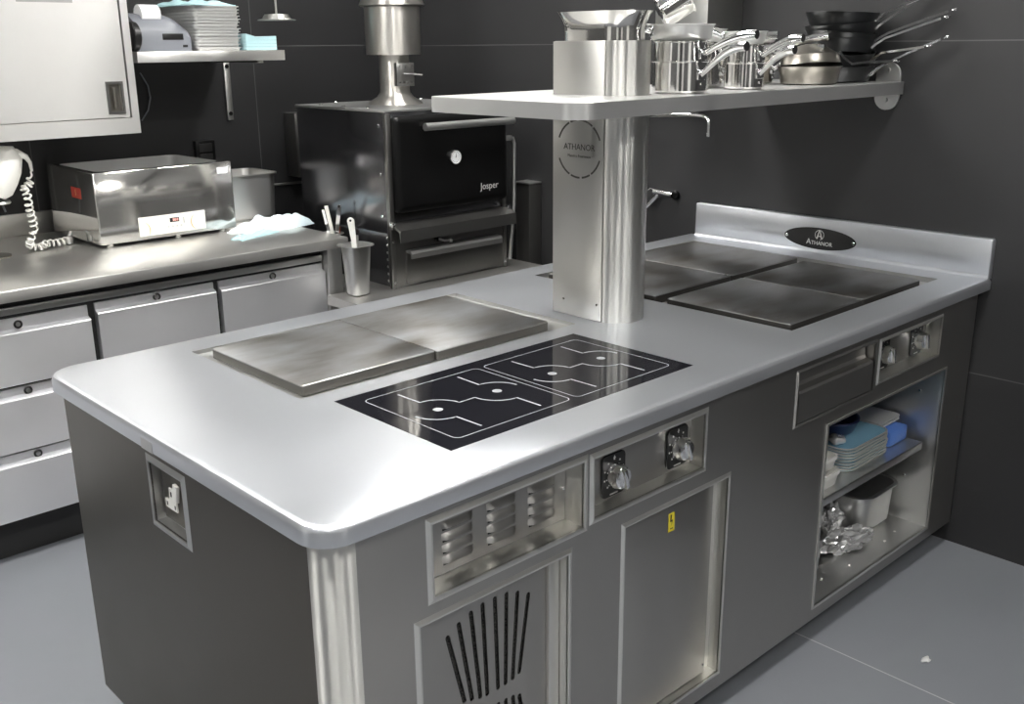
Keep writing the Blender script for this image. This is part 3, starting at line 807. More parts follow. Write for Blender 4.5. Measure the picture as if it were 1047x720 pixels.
obj('side_mark', box(B(), 1.010, 1.012, yp - .0004, yp + .0004, .958, .980), 'grey', pn)
bm = B()
for cxm, czm, ra, a0, a1 in ((.833, .945, .040, -28, 55), (1.078, .958, .036, 130, 235)):
    for k in range(12):
        p, q = math.radians(a0 + (a1 - a0) * k / 12), math.radians(a0 + (a1 - a0) * (k + 1) / 12)
        w0 = .004 * math.sin(PI * k / 12) + .0005; w1 = .004 * math.sin(PI * (k + 1) / 12) + .0005
        bm.faces.new([bm.verts.new((min(max(cxm + r * math.cos(a), .835), 1.099), yp, min(max(czm + r * math.sin(a), .926), .995))) for r, a in ((ra, p), (ra, q), (ra + w1, q), (ra + w0, p))])
obj('amber_crescents', bm, 'amber', pn, recalc=False)
obj('rating_label', box(B(), 1.168, 1.212, wy0 - .0008, wy0, 1.128, 1.152), 'paper', wb)
obj('red_sticker', box(B(), wx0 - .0008, wx0, 2.60, 2.69, 1.068, 1.108), 'red', wb)
bm = text_bm('5', .03, (wx0 - .0012, 2.648, 1.088), (0, -1, 0), (0, 0, 1), .0002); obj('sticker_mark', bm, 'amber', wb)

# gastronorm pan
def gn_pan(label, x0, x1, y0, y1, z0, h, mat='mid', grp=None, name='steel_pan', rim=.012, taper=.008):
    t = thing(name, label, 'pan', ((x0 + x1) / 2, (y0 + y1) / 2, z0), grp)
    bm = B(); seg = 6; rr = .055
    rows = [(rim * 0, z0 + h - .004), (0, z0 + h), (rim, z0 + h), (rim + taper, z0 + .012), (rim + taper + .010, z0)]
    rg = [[bm.verts.new((*p, z)) for p in rrect(x0, x1, y0, y1, rr, i, seg)] for i, z in rows]
    inn = [(rim + .0015, z0 + h - .001), (rim + taper + .002, z0 + .012), (rim + taper + .012, z0 + .002)]
    n = len(rg[0])
    for a, b in zip(rg[1:], rg[2:]):
        for k in range(n): bm.faces.new((a[k], a[(k + 1) % n], b[(k + 1) % n], b[k]))
    for k in range(n): bm.faces.new((rg[0][k], rg[0][(k + 1) % n], rg[1][(k + 1) % n], rg[1][k]))
    bm.faces.new(rg[-1])
    ig = [[bm.verts.new((*p, z)) for p in rrect(x0, x1, y0, y1, rr, i, seg)] for i, z in inn]
    for a, b in zip(ig, ig[1:]):
        for k in range(n): bm.faces.new((a[k], b[k], b[(k + 1) % n], a[(k + 1) % n]))
    bm.faces.new(ig[-1][::-1])
    obj('pan_shell', bm, mat, t, recalc=False)
    return t
gn_pan('deep steel pan standing on the counter between the water bath and the oven', 1.250, 1.560 - .02, 2.62, 2.88, .9005, .190, mat='cabinet')

# crumpled pale cloths
def cloth(name, label, cx, cy, w, d, ang, z, amp, mat, cat='cloth', grp=None, seed=0, th=.004):
    rnd = random.Random(seed); bm = B(); nx, ny = 34, 22
    ph = [rnd.uniform(0, 6.28) for _ in range(8)]
    g = []
    for j in range(ny + 1):
        row = []
        for i in range(nx + 1):
            u, v = i / nx - .5, j / ny - .5
            hgt = amp * (.5 + .28 * math.sin(9 * u + 5 * v + ph[0]) + .22 * math.sin(17 * v - 6 * u + ph[1]) + .15 * math.sin(25 * u + ph[2]) * math.sin(8 * v + ph[3]))
            e = min(1, (0.5 - abs(u)) * 7) * min(1, (0.5 - abs(v)) * 7)
            x, y = u * w * (1 + .06 * math.sin(7 * v + ph[4])), v * d * (1 + .1 * math.sin(6 * u + ph[5]))
            a = math.radians(ang)
            row.append((cx + x * math.cos(a) - y * math.sin(a), cy + x * math.sin(a) + y * math.cos(a), z + th + max(0, hgt) * (e ** .5 if e > 0 else 0)))
        g.append(row)
    T = [[bm.verts.new(p) for p in r] for r in g]; Bt = [[bm.verts.new((p[0], p[1], max(z, p[2] - th))) for p in r] for r in g]
    for j in range(ny):
        for i in range(nx):
            bm.faces.new((T[j][i], T[j][i + 1], T[j + 1][i + 1], T[j + 1][i])); bm.faces.new((Bt[j][i], Bt[j + 1][i], Bt[j + 1][i + 1], Bt[j][i + 1]))
    for i in range(nx):
        bm.faces.new((T[0][i], Bt[0][i], Bt[0][i + 1], T[0][i + 1])); bm.faces.new((T[ny][i], T[ny][i + 1], Bt[ny][i + 1], Bt[ny][i]))
    for j in range(ny):
        bm.faces.new((T[j][0], T[j + 1][0], Bt[j + 1][0], Bt[j][0])); bm.faces.new((T[j][nx], Bt[j][nx], Bt[j + 1][nx], T[j + 1][nx]))
    return tag(obj(name, bm, mat, None, ang=80), label, cat, grp)
cloth('folded_cloth', 'crumpled white and pale blue cloth in front of the deep steel pan', 1.350, 2.405, .33, .13, 10, .9005, .050, 'cloth2', grp='cloths on the counter', seed=3)
cloth('folded_cloth', 'flat pale aqua cloth sticking out under the crumpled cloth beside the water bath', 1.215, 2.300, .20, .055, 20, .9005, .012, 'cloth', grp='cloths on the counter', seed=5)

# handheld blender hanging on its stand, with coiled cord
hb = thing('handheld_blender', 'pale grey handheld appliance with a coiled white cord at the left end of the counter', 'appliance', (.40, 2.62, .9))
bm = B()
tube(bm, [(.375, 2.5, 1.120), (.385, 2.5, 1.135), (.392, 2.5, 1.165), (.40, 2.5, 1.205), (.408, 2.5, 1.245), (.405, 2.5, 1.268), (.395, 2.5, 1.276)], [.020, .036, .048, .058, .058, .042, .015], 24)
obj('motor_housing', bm, 'white', hb)
bm = B(); tube(bm, [(.420, 2.5, 1.262), (.452, 2.5, 1.262), (.482, 2.5, 1.245), (.492, 2.5, 1.225), (.494, 2.5, 1.196)], [.017, .014, .009, .006, .0045], 14); obj('grip', bm, 'white', hb)
bm = B(); pts = []
path = [(.494, 2.5, 1.198), (.480, 2.5, 1.155), (.462, 2.5, 1.140), (.468, 2.5, 1.11), (.474, 2.52, 1.07), (.485, 2.54, 1.03), (.492, 2.56, .985), (.480, 2.58, .945), (.486, 2.60, .925), (.515, 2.60, .915), (.55, 2.62, .921), (.59, 2.63, .917), (.625, 2.64, .920)]
def catm(P, t):
    n = len(P) - 1; i = min(int(t * n), n - 1); u = t * n - i
    p = [Vector(P[max(0, min(n, i + k)) ]) for k in (-1, 0, 1, 2)]
    return .5 * ((2 * p[1]) + (-p[0] + p[2]) * u + (2 * p[0] - 5 * p[1] + 4 * p[2] - p[3]) * u * u + (-p[0] + 3 * p[1] - 3 * p[2] + p[3]) * u ** 3)
NT = 520
for k in range(NT):
    t = k / NT; c = catm(path, t); d = (catm(path, min(1, t + .01)) - catm(path, max(0, t - .01))).normalized()
    u, v = frame_of(d); a = t * 2 * PI * 24; rr = .0115 if t > .05 else .002
    p_ = c + (u * math.cos(a) + v * math.sin(a)) * rr; p_.z = max(p_.z, .905)
    pts.append(p_)
tube(bm, pts, .0032, 6); obj('coiled_cord', bm, 'white', hb)
bm = B(); cyl(bm, (.640, 2.655, .902), (0, 0, 1), .016, .030, 16, .004); tube(bm, [(.640, 2.655, .925), (.655, 2.665, .945)], .008, 10); obj('plug', bm, 'mid', hb)
hs = thing('tool_stand', 'dark upright stand with a small round plate under the handheld appliance', 'stand', (.372, 2.56, .9))
bm = B(); tube(bm, [(.366, 2.60, .9), (.366, 2.60, 1.095)], .011, 14); obj('post', bm, 'pansteel', hs)
lathe(bm := B(), [(0, 1.094), (.042, 1.094), (.045, 1.098), (.042, 1.103), (0, 1.103)], (.372, 2.52, 0), 28); obj('support_plate', bm, 'mid', hs)
lathe(bm := B(), [(0, .9005), (.05, .9005), (.05, .906), (0, .908)], (.366, 2.60, 0), 28); obj('base', bm, 'pansteel', hs)
tag(obj('power_cable', tube(B(), [(.512, 2.992, 1.20), (.508, 2.975, 1.13), (.515, 2.972, 1.06), (.530, 2.965, 1.0)], .004, 8), 'grey'), 'thin grey cable hanging down the wall behind the handheld appliance', 'cable')
tag(obj('wall_cable', tube(B(), [(1.135, 2.99, 1.50), (1.160, 2.985, 1.45), (1.165, 2.985, 1.40), (1.150, 2.985, 1.35), (1.120, 2.99, 1.31)], .003, 8), 'grey'), 'thin dark cable looping down the wall beside the wall cabinet', 'cable')
ws = thing('wall_socket', 'black double wall socket behind the water bath', 'socket', (1.385, YB - .002, 1.16))
obj('socket_box', box(B(), 1.337, 1.428, YB - .032, YB - .001, 1.105, 1.212, .005), 'black', ws)
for z in (1.138, 1.182): obj('socket_face', box(B(), 1.352, 1.412, YB - .035, YB - .0325, z - .017, z + .017, .002), 'blackp', ws)

# ------------------------------------------------------------------ wall cabinet
wc = thing('wall_cabinet', 'stainless wall cabinet with a recessed door pull hanging above the counter', 'cabinet', (.3, 2.7, 1.31))
KF = 2.40; kx1, kz0, kz1 = .853, 1.308, 2.15
bm = B(); box(bm, -.75, kx1, KF + .03, YB - .002, kz0, kz1, .002); obj('cabinet_carcass', bm, 'cabinet', wc)
bm = B(); panel(bm, rect(-.75, kx1, kz0, kz1), [rect(-.70, kx1 - .026, kz0 + .055, kz1 - .05)], XZ(KF), 0, .035); obj('face_frame', bm, 'cabinet', wc)
dp = (.742, .812, 1.372, 1.492)
bm = B(); panel(bm, rect(.362, kx1 - .030, kz0 + .058, kz1 - .054), [rect(.755, .800, 1.385, 1.480)], XZ(KF + .006), 0, .016); sd = obj('sliding_door', bm, 'cabinet', wc)
bm = B(); box(bm, -.698, .380, KF + .020, KF + .030, kz0 + .058, kz1 - .054); sd2 = obj('sliding_door', bm, 'cabinet', wc)
bm = B(); panel(bm, rect(.747, .808, 1.377, 1.488), [rect(.756, .799, 1.386, 1.479)], XZ(KF + .002), 0, .004); pu = obj('recessed_pull', bm, 'ovenf', sd)
bm = B(); box(bm, .7555, .7995, KF + .018, KF + .020, 1.3855, 1.4795); tube(bm, [(.778, KF + .006, 1.398), (.776, KF + .004, 1.43), (.774, KF + .006, 1.468)], .006, 10); obj('finger_bar', bm, 'pansteel', sd)
obj('door_label', box(B(), .49, .67, KF + .0052, KF + .006, 1.745, 1.80), 'duct', sd)

# ------------------------------------------------------------------ wall shelf and what is on it
SY0, SZT = 2.45, 1.586
wsf = thing('wall_shelf', 'short stainless wall shelf holding the printer and trays beside the wall cabinet', 'shelf', (1.2, 2.75, 1.55))
bm = B(); box(bm, .892, 1.494, SY0, YB - .002, 1.5475, 1.5855, .002); obj('shelf_board', bm, 'cabinet', wsf)
bm = B(); box(bm, 1.512, 1.540, YB - .012, YB - .002, 1.290, 1.5465, .001); box(bm, 1.455, 1.483, 2.60, YB - .002, 1.536, 1.5470, .001); br = obj('shelf_bracket', bm, 'duct', wsf)
for z in (1.318, 1.518):
    cyl(bm := B(), (1.526, YB - .012, z), (0, -1, 0), .009, .003, 14); obj('bracket_bolt', bm, 'black', br)
pt = thing('receipt_printer', 'grey receipt printer with a paper roll on top, on the wall shelf', 'printer', (1.02, 2.6, SZT))
bm = B()
prof = [(0, 0), (0, .07), (.020, .105), (.055, .128), (.10, .135), (.20, .13), (.21, 0)]
px0, px1, py0 = .905, 1.128, 2.50
a = [bm.verts.new((px0 + .012, py0 + p, SZT + z)) for p, z in prof]; b = [bm.verts.new((px1 - .0, py0 + p, SZT + z)) for p, z in prof]
# shoulders lean in like a dome seen from the front
nr = 9
bm = B(); rows = []
for p, z in prof:
    row = []
    for i in range(nr + 1):
        u = i / nr; zz = z * (1 - .35 * max(0, (u - .55) / .45) ** 2) if z > .02 else z
        row.append(bm.verts.new((px0 + .015 + (px1 - px0 - .015) * u, py0 + p, SZT + zz)))
    rows.append(row)
for ra, rb in zip(rows, rows[1:]):
    for i in range(nr): bm.faces.new((ra[i], ra[i + 1], rb[i + 1], rb[i]))
bm.faces.new([r[0] for r in rows][::-1]); bm.faces.new([r[-1] for r in rows]); bm.faces.new([rows[0][i] for i in range(nr + 1)][::-1] + [rows[-1][i] for i in range(nr + 1)])
obj('printer_body', bm, 'grey', pt, ang=40)
obj('paper_slot', box(B(), 1.018, 1.098, py0 - .002, py0 + .004, SZT + .040, SZT + .062, .001), 'blackp', pt)
obj('status_window', box(B(), 1.094, 1.112, py0 - .002, py0 + .002, SZT + .014, SZT + .022), 'blackp', pt)
bm = B(); cyl(bm, (px0 - .012, py0 + .002, SZT + .052), (1, 0, 0), .051, .027, 30, .004); box(bm, px0 - .012, px0 + .015, py0 + .005, py0 + .10, SZT, SZT + .098, .01); obj('side_cover', bm, 'blackp', pt)
bm = B(); cyl(bm, (.962, py0 + .065, SZT + .128), (1, 0, 0), .036, .072, 28); obj('paper_roll', bm, 'paper', pt)
# stack of shallow trays
nT = 14
def shallow_tray():
    bm = B(); x0, x1, y0, y1 = -.099, .099, -.15, .15
    rows = [(0, .0125), (.006, .0125), (.010, .000)]
    rg = [[bm.verts.new((*p, z)) for p in rrect(x0, x1, y0, y1, .02, i, 4)] for i, z in rows]
    rg2 = [[bm.verts.new((*p, z)) for p in rrect(x0, x1, y0, y1, .02, i, 4)] for i, z in [(0, .0095), (.006, .0095)]]
    n = len(rg[0])
    def br_(a, b):
        for k in range(n): bm.faces.new((a[k], a[(k + 1) % n], b[(k + 1) % n], b[k]))
    br_(rg[0], rg[1]); br_(rg[1], rg[2]); bm.faces.new(rg[2]); br_(rg[0], rg2[0]); br_(rg2[0], rg2[1])
    return obj('serving_tray', bm, 'tray', None)
ord_ = ['bottom tray', 'second tray from the bottom', 'third tray from the bottom', 'fourth tray from the bottom', 'fifth tray from the bottom', 'sixth tray from the bottom', 'seventh tray from the bottom', 'tray at half height',
        'sixth tray from the top', 'fifth tray from the top', 'fourth tray from the top', 'third tray from the top', 'second tray from the top', 'top tray']
t0 = None
for k in range(nT):
    if t0 is None: o = t0 = shallow_tray()
    else: o = t0.copy(); COL.objects.link(o)
    o.location = (1.250 + random.uniform(-.003, .003), 2.66 + random.uniform(-.004, .004), SZT + .0005 + k * .0115); o.rotation_euler = (0, 0, random.uniform(-.015, .015))
    tag(o, ord_[k][0].upper() + ord_[k][1:] + ' of the tall pale stack on the wall shelf', 'tray', 'stacked trays on the wall shelf')
cloth('draped_cloth', 'pale blue cloth lying on the tall stack of trays on the wall shelf', 1.225, 2.63, .19, .24, 8, SZT + .1627, .022, 'cloth', seed=11)
# folded cloths
wl = ['bottom cloth', 'second cloth', 'third cloth', 'top cloth']
for k in range(4):
    bm = B(); x0, x1 = 1.357, 1.490
    nseg = 14; lo, hi = [], []
    z = SZT + .0005 + k * .0125
    for i in range(nseg + 1):
        u = i / nseg; w = .003 * math.sin(u * 5 + k) * min(1, u * 3) + (.012 * (1 - u) ** 3 * (k / 3))
        lo.append((x0 + (x1 - x0) * u, z)); hi.append((x0 + (x1 - x0) * u, z + .0118 + (w if k == 3 else 0)))
    ring = lambda y: [bm.verts.new((x - .0, y, zz)) for x, zz in lo] + [bm.verts.new((x, y, zz)) for x, zz in hi[::-1]]
    a, b = ring(2.50), ring(2.70); n = len(a)
    for i in range(n): bm.faces.new((a[i], a[(i + 1) % n], b[(i + 1) % n], b[i]))
    bm.faces.new(a[::-1]); bm.faces.new(b)
    o = obj('folded_cloth', bm, 'cloth', None, ang=50)
    tag(o, wl[k] + ' of the four folded aqua cloths on the wall shelf beside the trays', 'cloth', 'folded cloths on the wall shelf')

# hanging dish on a rod
hd = thing('hanging_lamp', 'small pale metal dish hanging on a thin rod near the wall shelf', 'lamp', (1.385, 2.3, ZC))
lathe(bm := B(), [(.070, 1.6945), (.052, 1.699), (.044, 1.7135), (0, 1.7155), (0, 1.713), (.042, 1.711), (.050, 1.697), (.070, 1.6925), (.070, 1.6945)], (1.378, 2.3, 0), 4 if False else 36); obj('dish_shade', bm, 'duct', hd)
obj('rod', tube(B(), [(1.378, 2.3, 1.714), (1.378, 2.3, ZC - .002)], .004, 8), 'duct', hd)

# ================================================================== CHARCOAL OVEN
OX0, OX1, OY0, OY1, OZ0, OZ1 = 1.574, 2.180, 1.915, 2.530, .672, 1.370
ost = thing('oven_stand', 'low stainless table under the charcoal oven', 'stand', (1.9, 2.2, 0))
bm = B(); slab(bm, [(0, .655), (0, .689), (.002, .6905)], lambda i: [(1.34, 1.78), (2.30, 1.78), (2.30, 2.62), (1.466, 2.62), (1.466, 2.018), (1.34, 2.018)]); obj('stand_top', bm, 'counter', ost)
for x in (1.48, 2.25):
    for y in (1.82, 2.56): obj('leg', box(B(), x, x + .035, y, y + .035, 0, .655, .002), 'mid', ost)
ov = thing('charcoal_oven', 'black and steel charcoal oven with a round thermometer on its black door', 'oven', (1.88, 2.2, .67))
bm = B(); box(bm, OX0 + .004, OX1 - .004, OY0 + .006, OY1, .905, OZ1 - .008, .002); box(bm, OX0 + .022, OX1 - .022, OY0 + .012, OY1 - .02, .691, .906, .002); obj('oven_body', bm, 'oven', ov)
bm = B(); box(bm, OX0 - .002, OX1 + .002, OY0 + .002, OY1 + .002, OZ1 - .010, OZ1, .003); obj('top_sheet', bm, 'mid', ov)
bm = B()
for x, y in ((1.60, 2.06), (1.60, 2.22), (1.60, 2.38), (2.16, 2.44), (2.16, 2.25), (1.75, 2.50), (2.0, 2.50)): cyl(bm, (x, y, OZ1), (0, 0, 1), .008, .005, 12, .002)
obj('top_rivets', bm, 'chrome', ov)
bm = B(); box(bm, OX0, OX0 + .022, OY0 - .002, OY0 + .02, .691, OZ1 - .012, .003); box(bm, OX1 - .018, OX1, OY0 - .002, OY0 + .02, .691, OZ1 - .012, .003)
box(bm, OX0, OX1, OY0 + .004, OY0 + .014, .691, .935, .001); obj('front_frame', bm, 'ovenf', ov)
bm = B()
for z in (1.31, 1.13, .97): cyl(bm, (OX0 + .004, OY0 + .05, z), (-1, 0, 0), .006, .004, 10, .001)
for k in range(7): cyl(bm, (OX0 + .022, OY0 + .05, .715 + k * .028), (-1, 0, 0), .006, .005, 10, .001)
obj('side_screws', bm, 'chrome', ov)
bm = B()
for x, z in ((OX0 + .011, .875), (OX0 + .011, .715), (OX1 - .012, .885), (OX1 - .012, .715)): cyl(bm, (x, OY0 - .002, z), (0, -1, 0), .005, .003, 10, .001)
obj('front_screws', bm, 'chrome', ov)
# black door
bm = B(); dz0, dz1, dx0, dx1 = .985, 1.345, OX0 + .022, OX1 - .012
slab(bm, [(0, 0), (0, .018), (.006, .026), (.022, .032), (.026, .032)], lambda i: rrect(dx0, dx1, dz0, dz1, .018, i, 5), (), True, lambda u, v, w: (u, OY0 + .002 - w, v))
od = obj('oven_door', bm, 'black', ov)
yd_ = OY0 - .030
bm = B(); yh = yd_ - .045
tube(bm, [(1.700, yh, 1.305), (2.155, yh, 1.305)], .0145, 20)
for x in (1.74, 2.11): cyl(bm, (x, yh, 1.305), (0, 1, 0), .008, .046, 12)
obj('door_handle', bm, 'mid', od)
q = Matrix.Rotation(PI / 2, 4, 'X'); gx, gz = 1.876, 1.178
bm = B(); lathe(bm, [(0, 0), (.030, 0), (.031, .004), (.029, .012), (.026, .013), (.0255, .009), (0, .009)], (gx, yd_ , gz), 36, q); gg = obj('thermometer', bm, 'chrome', od)
bm = B(); lathe(bm, [(0, .0092), (.0252, .0092), (.0252, .0098), (0, .0098)], (gx, yd_, gz), 36, q); obj('gauge_face', bm, 'paper', gg)
bm = B(); yy = yd_ - .0102
bm.faces.new([bm.verts.new(p) for p in ((gx - .0015, yy, gz - .002), (gx + .003, yy, gz - .002), (gx + .004, yy, gz + .018))])
for k in range(16):
    a = 2 * PI * k / 16
    bm.faces.new([bm.verts.new((gx + r * math.cos(a + e), yy, gz + r * math.sin(a + e))) for r, e in ((.018, -.04), (.022, -.04), (.022, .04), (.018, .04))])
obj('gauge_needle', bm, 'blackp', gg, recalc=False)
text('door_lettering', 'Josper', .038, 'letter', od, (2.060, yd_ - .0008, 1.048), (1, 0, 0), (0, 0, 1), .0003)
# hinge springs and side bar
for x in (OX0 - .004, OX1 - .010):
    box(bm := B(), x, x + .016, OY0 - .022, OY0 - .0, .925, .955, .003); obj('hinge_block', bm, 'chrome', ov)
bm = B(); tube(bm, [(OX1 + .035, OY0 + .02, 1.225), (OX1 + .060, OY0 + .02, 1.222), (OX1 + .068, OY0 + .02, 1.20), (OX1 + .045, OY0 + .0, .95), (OX1 + .014, OY0 - .004, .72)], .0085, 12)
box(bm, OX1 - .002, OX1 + .05, OY0 + .012, OY0 + .03, 1.215, 1.235, .002)
obj('counterweight_bar', bm, 'mid', ov)
# tray lip under the door
bm = B(); prof = [(0, .948), (-.060, .925), (-.062, .880), (-.058, .880), (-.052, .918), (0, .938)]
a = [bm.verts.new((OX0 + .004, OY0 + .004 + p, z)) for p, z in prof]; b = [bm.verts.new((OX1 + .004, OY0 + .004 + p, z)) for p, z in prof]
for k in range(len(prof)): bm.faces.new((a[k], a[(k + 1) % len(prof)], b[(k + 1) % len(prof)], b[k]))
bm.faces.new(a); bm.faces.new(b[::-1]); obj('door_ledge', bm, 'ovenf', ov, ang=20)
# ash drawer
bm = B(); box(bm, 1.640, 2.118, OY0 - .010, OY0 + .004, .705, .835, .002); ad = obj('ash_drawer', bm, 'ovenf', ov)
bm = B(); prof = [(0, .838), (-.028, .836), (-.034, .826), (-.032, .806), (-.026, .806), (-.026, .824), (0, .828)]
a = [bm.verts.new((1.640, OY0 - .008 + p, z)) for p, z in prof]; b = [bm.verts.new((2.118, OY0 - .008 + p, z)) for p, z in prof]
for k in range(len(prof)): bm.faces.new((a[k], a[(k + 1) % len(prof)], b[(k + 1) % len(prof)], b[k]))
bm.faces.new(a); bm.faces.new(b[::-1]); obj('drawer_lip', bm, 'mid', ad, ang=30)
bm = B(); cyl(bm, (1.800, OY0 + .002, .862), (0, -1, 0), .012, .012, 16, .003); obj('vent_hole', bm, 'black', ov)
bm = B(); tube(bm, [(1.800, OY0 - .012, .862), (1.822, OY0 - .022, .852), (1.850, OY0 - .024, .850)], .005, 10); cyl(bm, (1.846, OY0 - .024, .850), (1, 0, 0), .009, .012, 12, .003); obj('vent_lever', bm, 'mid', ov)

# flue with damper
fl = thing('flue_pipe', 'stainless flue pipe with a wide collar and damper box on top of the oven', 'flue', (1.862, 2.23, OZ1))
FX, FYc = 1.862, 2.23
lathe(bm := B(), [(.112, OZ1 + .0005), (.108, OZ1 + .008), (.075, OZ1 + .028), (.062, OZ1 + .045), (.060, OZ1 + .06), (.060, 1.575), (0, 1.575)], (FX, FYc, 0), 44); obj('flue_neck', bm, 'flue', fl)
lathe(bm := B(), [(.058, 1.563), (.1085, 1.563), (.1105, 1.566), (.1105, 1.745), (.100, 1.745)], (FX, FYc, 0), 48); obj('flue_sleeve', bm, 'flue', fl)
lathe(bm := B(), [(.062, 1.760), (.124, 1.748), (.130, 1.752), (.112, 1.800), (.090, 1.88), (.088, ZC - .001), (.05, ZC - .001)], (FX, FYc, 0), 48); obj('flue_hood', bm, 'flue', fl)
bm = B(); m = Matrix.Translation((FX - .004, FYc - .070, 1.487)) @ Matrix.Rotation(math.radians(-14), 4, 'Z')
t = bmesh.new(); box(t, -.038, .038, -.014, .02, -.045, .045, .002); merge(bm, t, m)
dmp = obj('damper_box', bm, 'ovenf', fl)
bm = B()
for dx_, dz_ in ((-.026, .03), (0, .03), (.026, .03), (-.026, -.03), (-.01, -.03), (.006, -.03), (.024, -.03)):
    t = bmesh.new(); cyl(t, (dx_, -.014, dz_), (0, -1, 0), .0035, .003, 8); merge(bm, t, m)
obj('damper_screws', bm, 'chrome', dmp)
bm = B(); t = bmesh.new(); tube(t, [(-.012, -.020, .004), (.02, -.024, .003), (.068, -.024, -.002)], .0035, 8); merge(bm, t, m); obj('damper_lever', bm, 'chrome', dmp)

# steel box on the back wall beyond the oven, and a guard box near the tap
tag(obj('wall_box', box(B(), 1.795, 2.02, 2.90, YB - .002, 1.02, 1.308, .003), 'ovenf'), 'small dark steel box on the back wall peeking out behind the oven', 'wall box')
tag(obj('wall_conduit', tube(B(), [(1.70, 2.985, .987), (1.92, 2.985, .985)], .006, 10), 'duct'), 'thin pale horizontal pipe on the back wall between deep pan and oven', 'pipe')
gb = thing('splash_guard', 'upright grey steel guard box on the wall to the right of the oven', 'guard box', (2.37, 1.96, .6))
obj('guard_shell', box(B(), 2.345, XW - .002, 1.945, 2.03, .0, 1.018, .003), 'ovenf', gb)
obj('guard_cap', box(B(), 2.341, XW - .002, 1.941, 2.034, 1.018, 1.026, .002), 'mid', gb)

# utensil pots
def utensil_pot(label, x, y, z, w, h, grp='steel utensil pots beside the oven'):
    t = thing('utensil_pot', label, 'pot', (x, y, z), grp)
    bm = B(); rows = [(0, h - .003), (0, h), (.012, h), (.016, h - .02), (.026, .006), (.034, 0)]
    rg = [[bm.verts.new((x + p[0], y + p[1], z + q)) for p in rrect(-w / 2, w / 2, -w / 2, w / 2, w * .4, i, 6)] for i, q in rows]
    n = len(rg[0])
    for a, b in zip(rg, rg[1:]):
        for k in range(n): bm.faces.new((a[k], a[(k + 1) % n], b[(k + 1) % n], b[k]))
    bm.faces.new(rg[-1])
    ig = [[bm.verts.new((x + p[0], y + p[1], z + q)) for p in rrect(-w / 2, w / 2, -w / 2, w / 2, w * .4, i, 6)] for i, q in ((.0135, h - .002), (.0275, .008), (.035, .002))]
    for a, b in zip(ig, ig[1:]):
        for k in range(n): bm.faces.new((a[k], b[k], b[(k + 1) % n], a[(k + 1) % n]))
    bm.faces.new(ig[-1][::-1])
    obj('pot_shell', bm, 'mid', t, recalc=False); return t
SZ2 = .6912
utensil_pot('square steel utensil pot standing in front of the counter end, holding a pierced pale handle', 1.432, 1.945, SZ2, .128, .193)
utensil_pot('narrow steel utensil pot tucked between counter end and oven side', 1.516, 2.235, SZ2, .096, .190)
def utensil(name, label, pts, w, t, mat, cat='utensil', hole=False):
    u = thing(name, label, cat, pts[0], 'utensils standing in the steel pots')
    bm = B(); strap(bm, pts, w, t, (.72, -.69, 0)); obj('handle', bm, mat, u)
    if hole:
        e = Vector(pts[-1]); d = (e - Vector(pts[-2])).normalized()
        bm = B(); cyl(bm, e - d * .004, Vector((-.69, -.72, 0)), (w[-1] if isinstance(w, list) else w) / 2, t, 20, .0005); obj('rounded_end', bm, mat, u)
        bm = B(); cyl(bm, e - d * .002 + Vector((-.69, -.72, 0)) * t, Vector((-.69, -.72, 0)), .0045, .0008, 14); obj('hanging_hole', bm, 'black', u)
    return u
utensil('spatula', 'pale flat utensil handle with a hanging hole, upright in the front pot', [(1.425, 1.93, .70), (1.418, 1.935, .90), (1.412, 1.94, .98)], [.018, .018, .026], .006, 'white', hole=True)
utensil('spoon', 'short light steel handle leaning at the rear of the front pot', [(1.455, 1.97, .70), (1.452, 1.965, .915)], .014, .004, 'chrome')
utensil('tongs', 'white handled tongs leaning left out of the rear pot', [(1.520, 2.24, .70), (1.498, 2.20, .90), (1.465, 2.18, 1.0)], .014, .006, 'white')
utensil('tongs', 'thin steel tongs arm beside the white handled tongs', [(1.512, 2.25, .70), (1.490, 2.215, .90), (1.462, 2.20, .985)], .010, .004, 'chrome')
utensil('ladle', 'upright steel ladle handle in the rear pot', [(1.525, 2.23, .70), (1.530, 2.21, .90), (1.540, 2.20, .992)], .015, .005, 'chrome', hole=True)
bs = utensil('wooden_spoon', 'short reddish brown wooden handle in the rear pot', [(1.535, 2.25, .70), (1.545, 2.225, .905)], .018, .014, 'brown')

# wall taps beyond the island
tp = thing('swivel_tap', 'chrome swivel tap with down-turned spout high on the dark wall under the shelf', 'tap', (2.40, 1.3, 1.33))
bm = B(); tube(bm, [(2.405, 1.42, 1.327), (2.38, 1.30, 1.335), (2.38, 1.14, 1.343), (2.38, 1.075, 1.343), (2.38, 1.052, 1.334), (2.38, 1.046, 1.315), (2.38, 1.046, 1.283)], .0085, 14); obj('spout', bm, 'chrome', tp)
cyl(bm := B(), (2.38, 1.046, 1.283), (0, 0, -1), .0105, .014, 16, .001); obj('nozzle', bm, 'chrome', tp)
cyl(bm := B(), (XW - .001, 1.42, 1.327), (-1, 0, 0), .024, .03, 20, .003); obj('wall_mount', bm, 'chrome', tp)
mx = thing('mixer_tap', 'chrome mixer tap with angled lever on the dark wall beside the tower', 'tap', (2.40, 1.25, 1.03))
bm = B(); cyl(bm, (XW - .001, 1.209, 1.038), (-1, 0, 0), .017, .018, 20, .003); obj('wall_mount', bm, 'black', mx)
bm = B(); tube(bm, [(2.398, 1.214, 1.038), (2.397, 1.26, 1.042), (2.395, 1.300, 1.044)], [.010, .010, .013], 16); obj('tap_body', bm, 'chrome', mx)
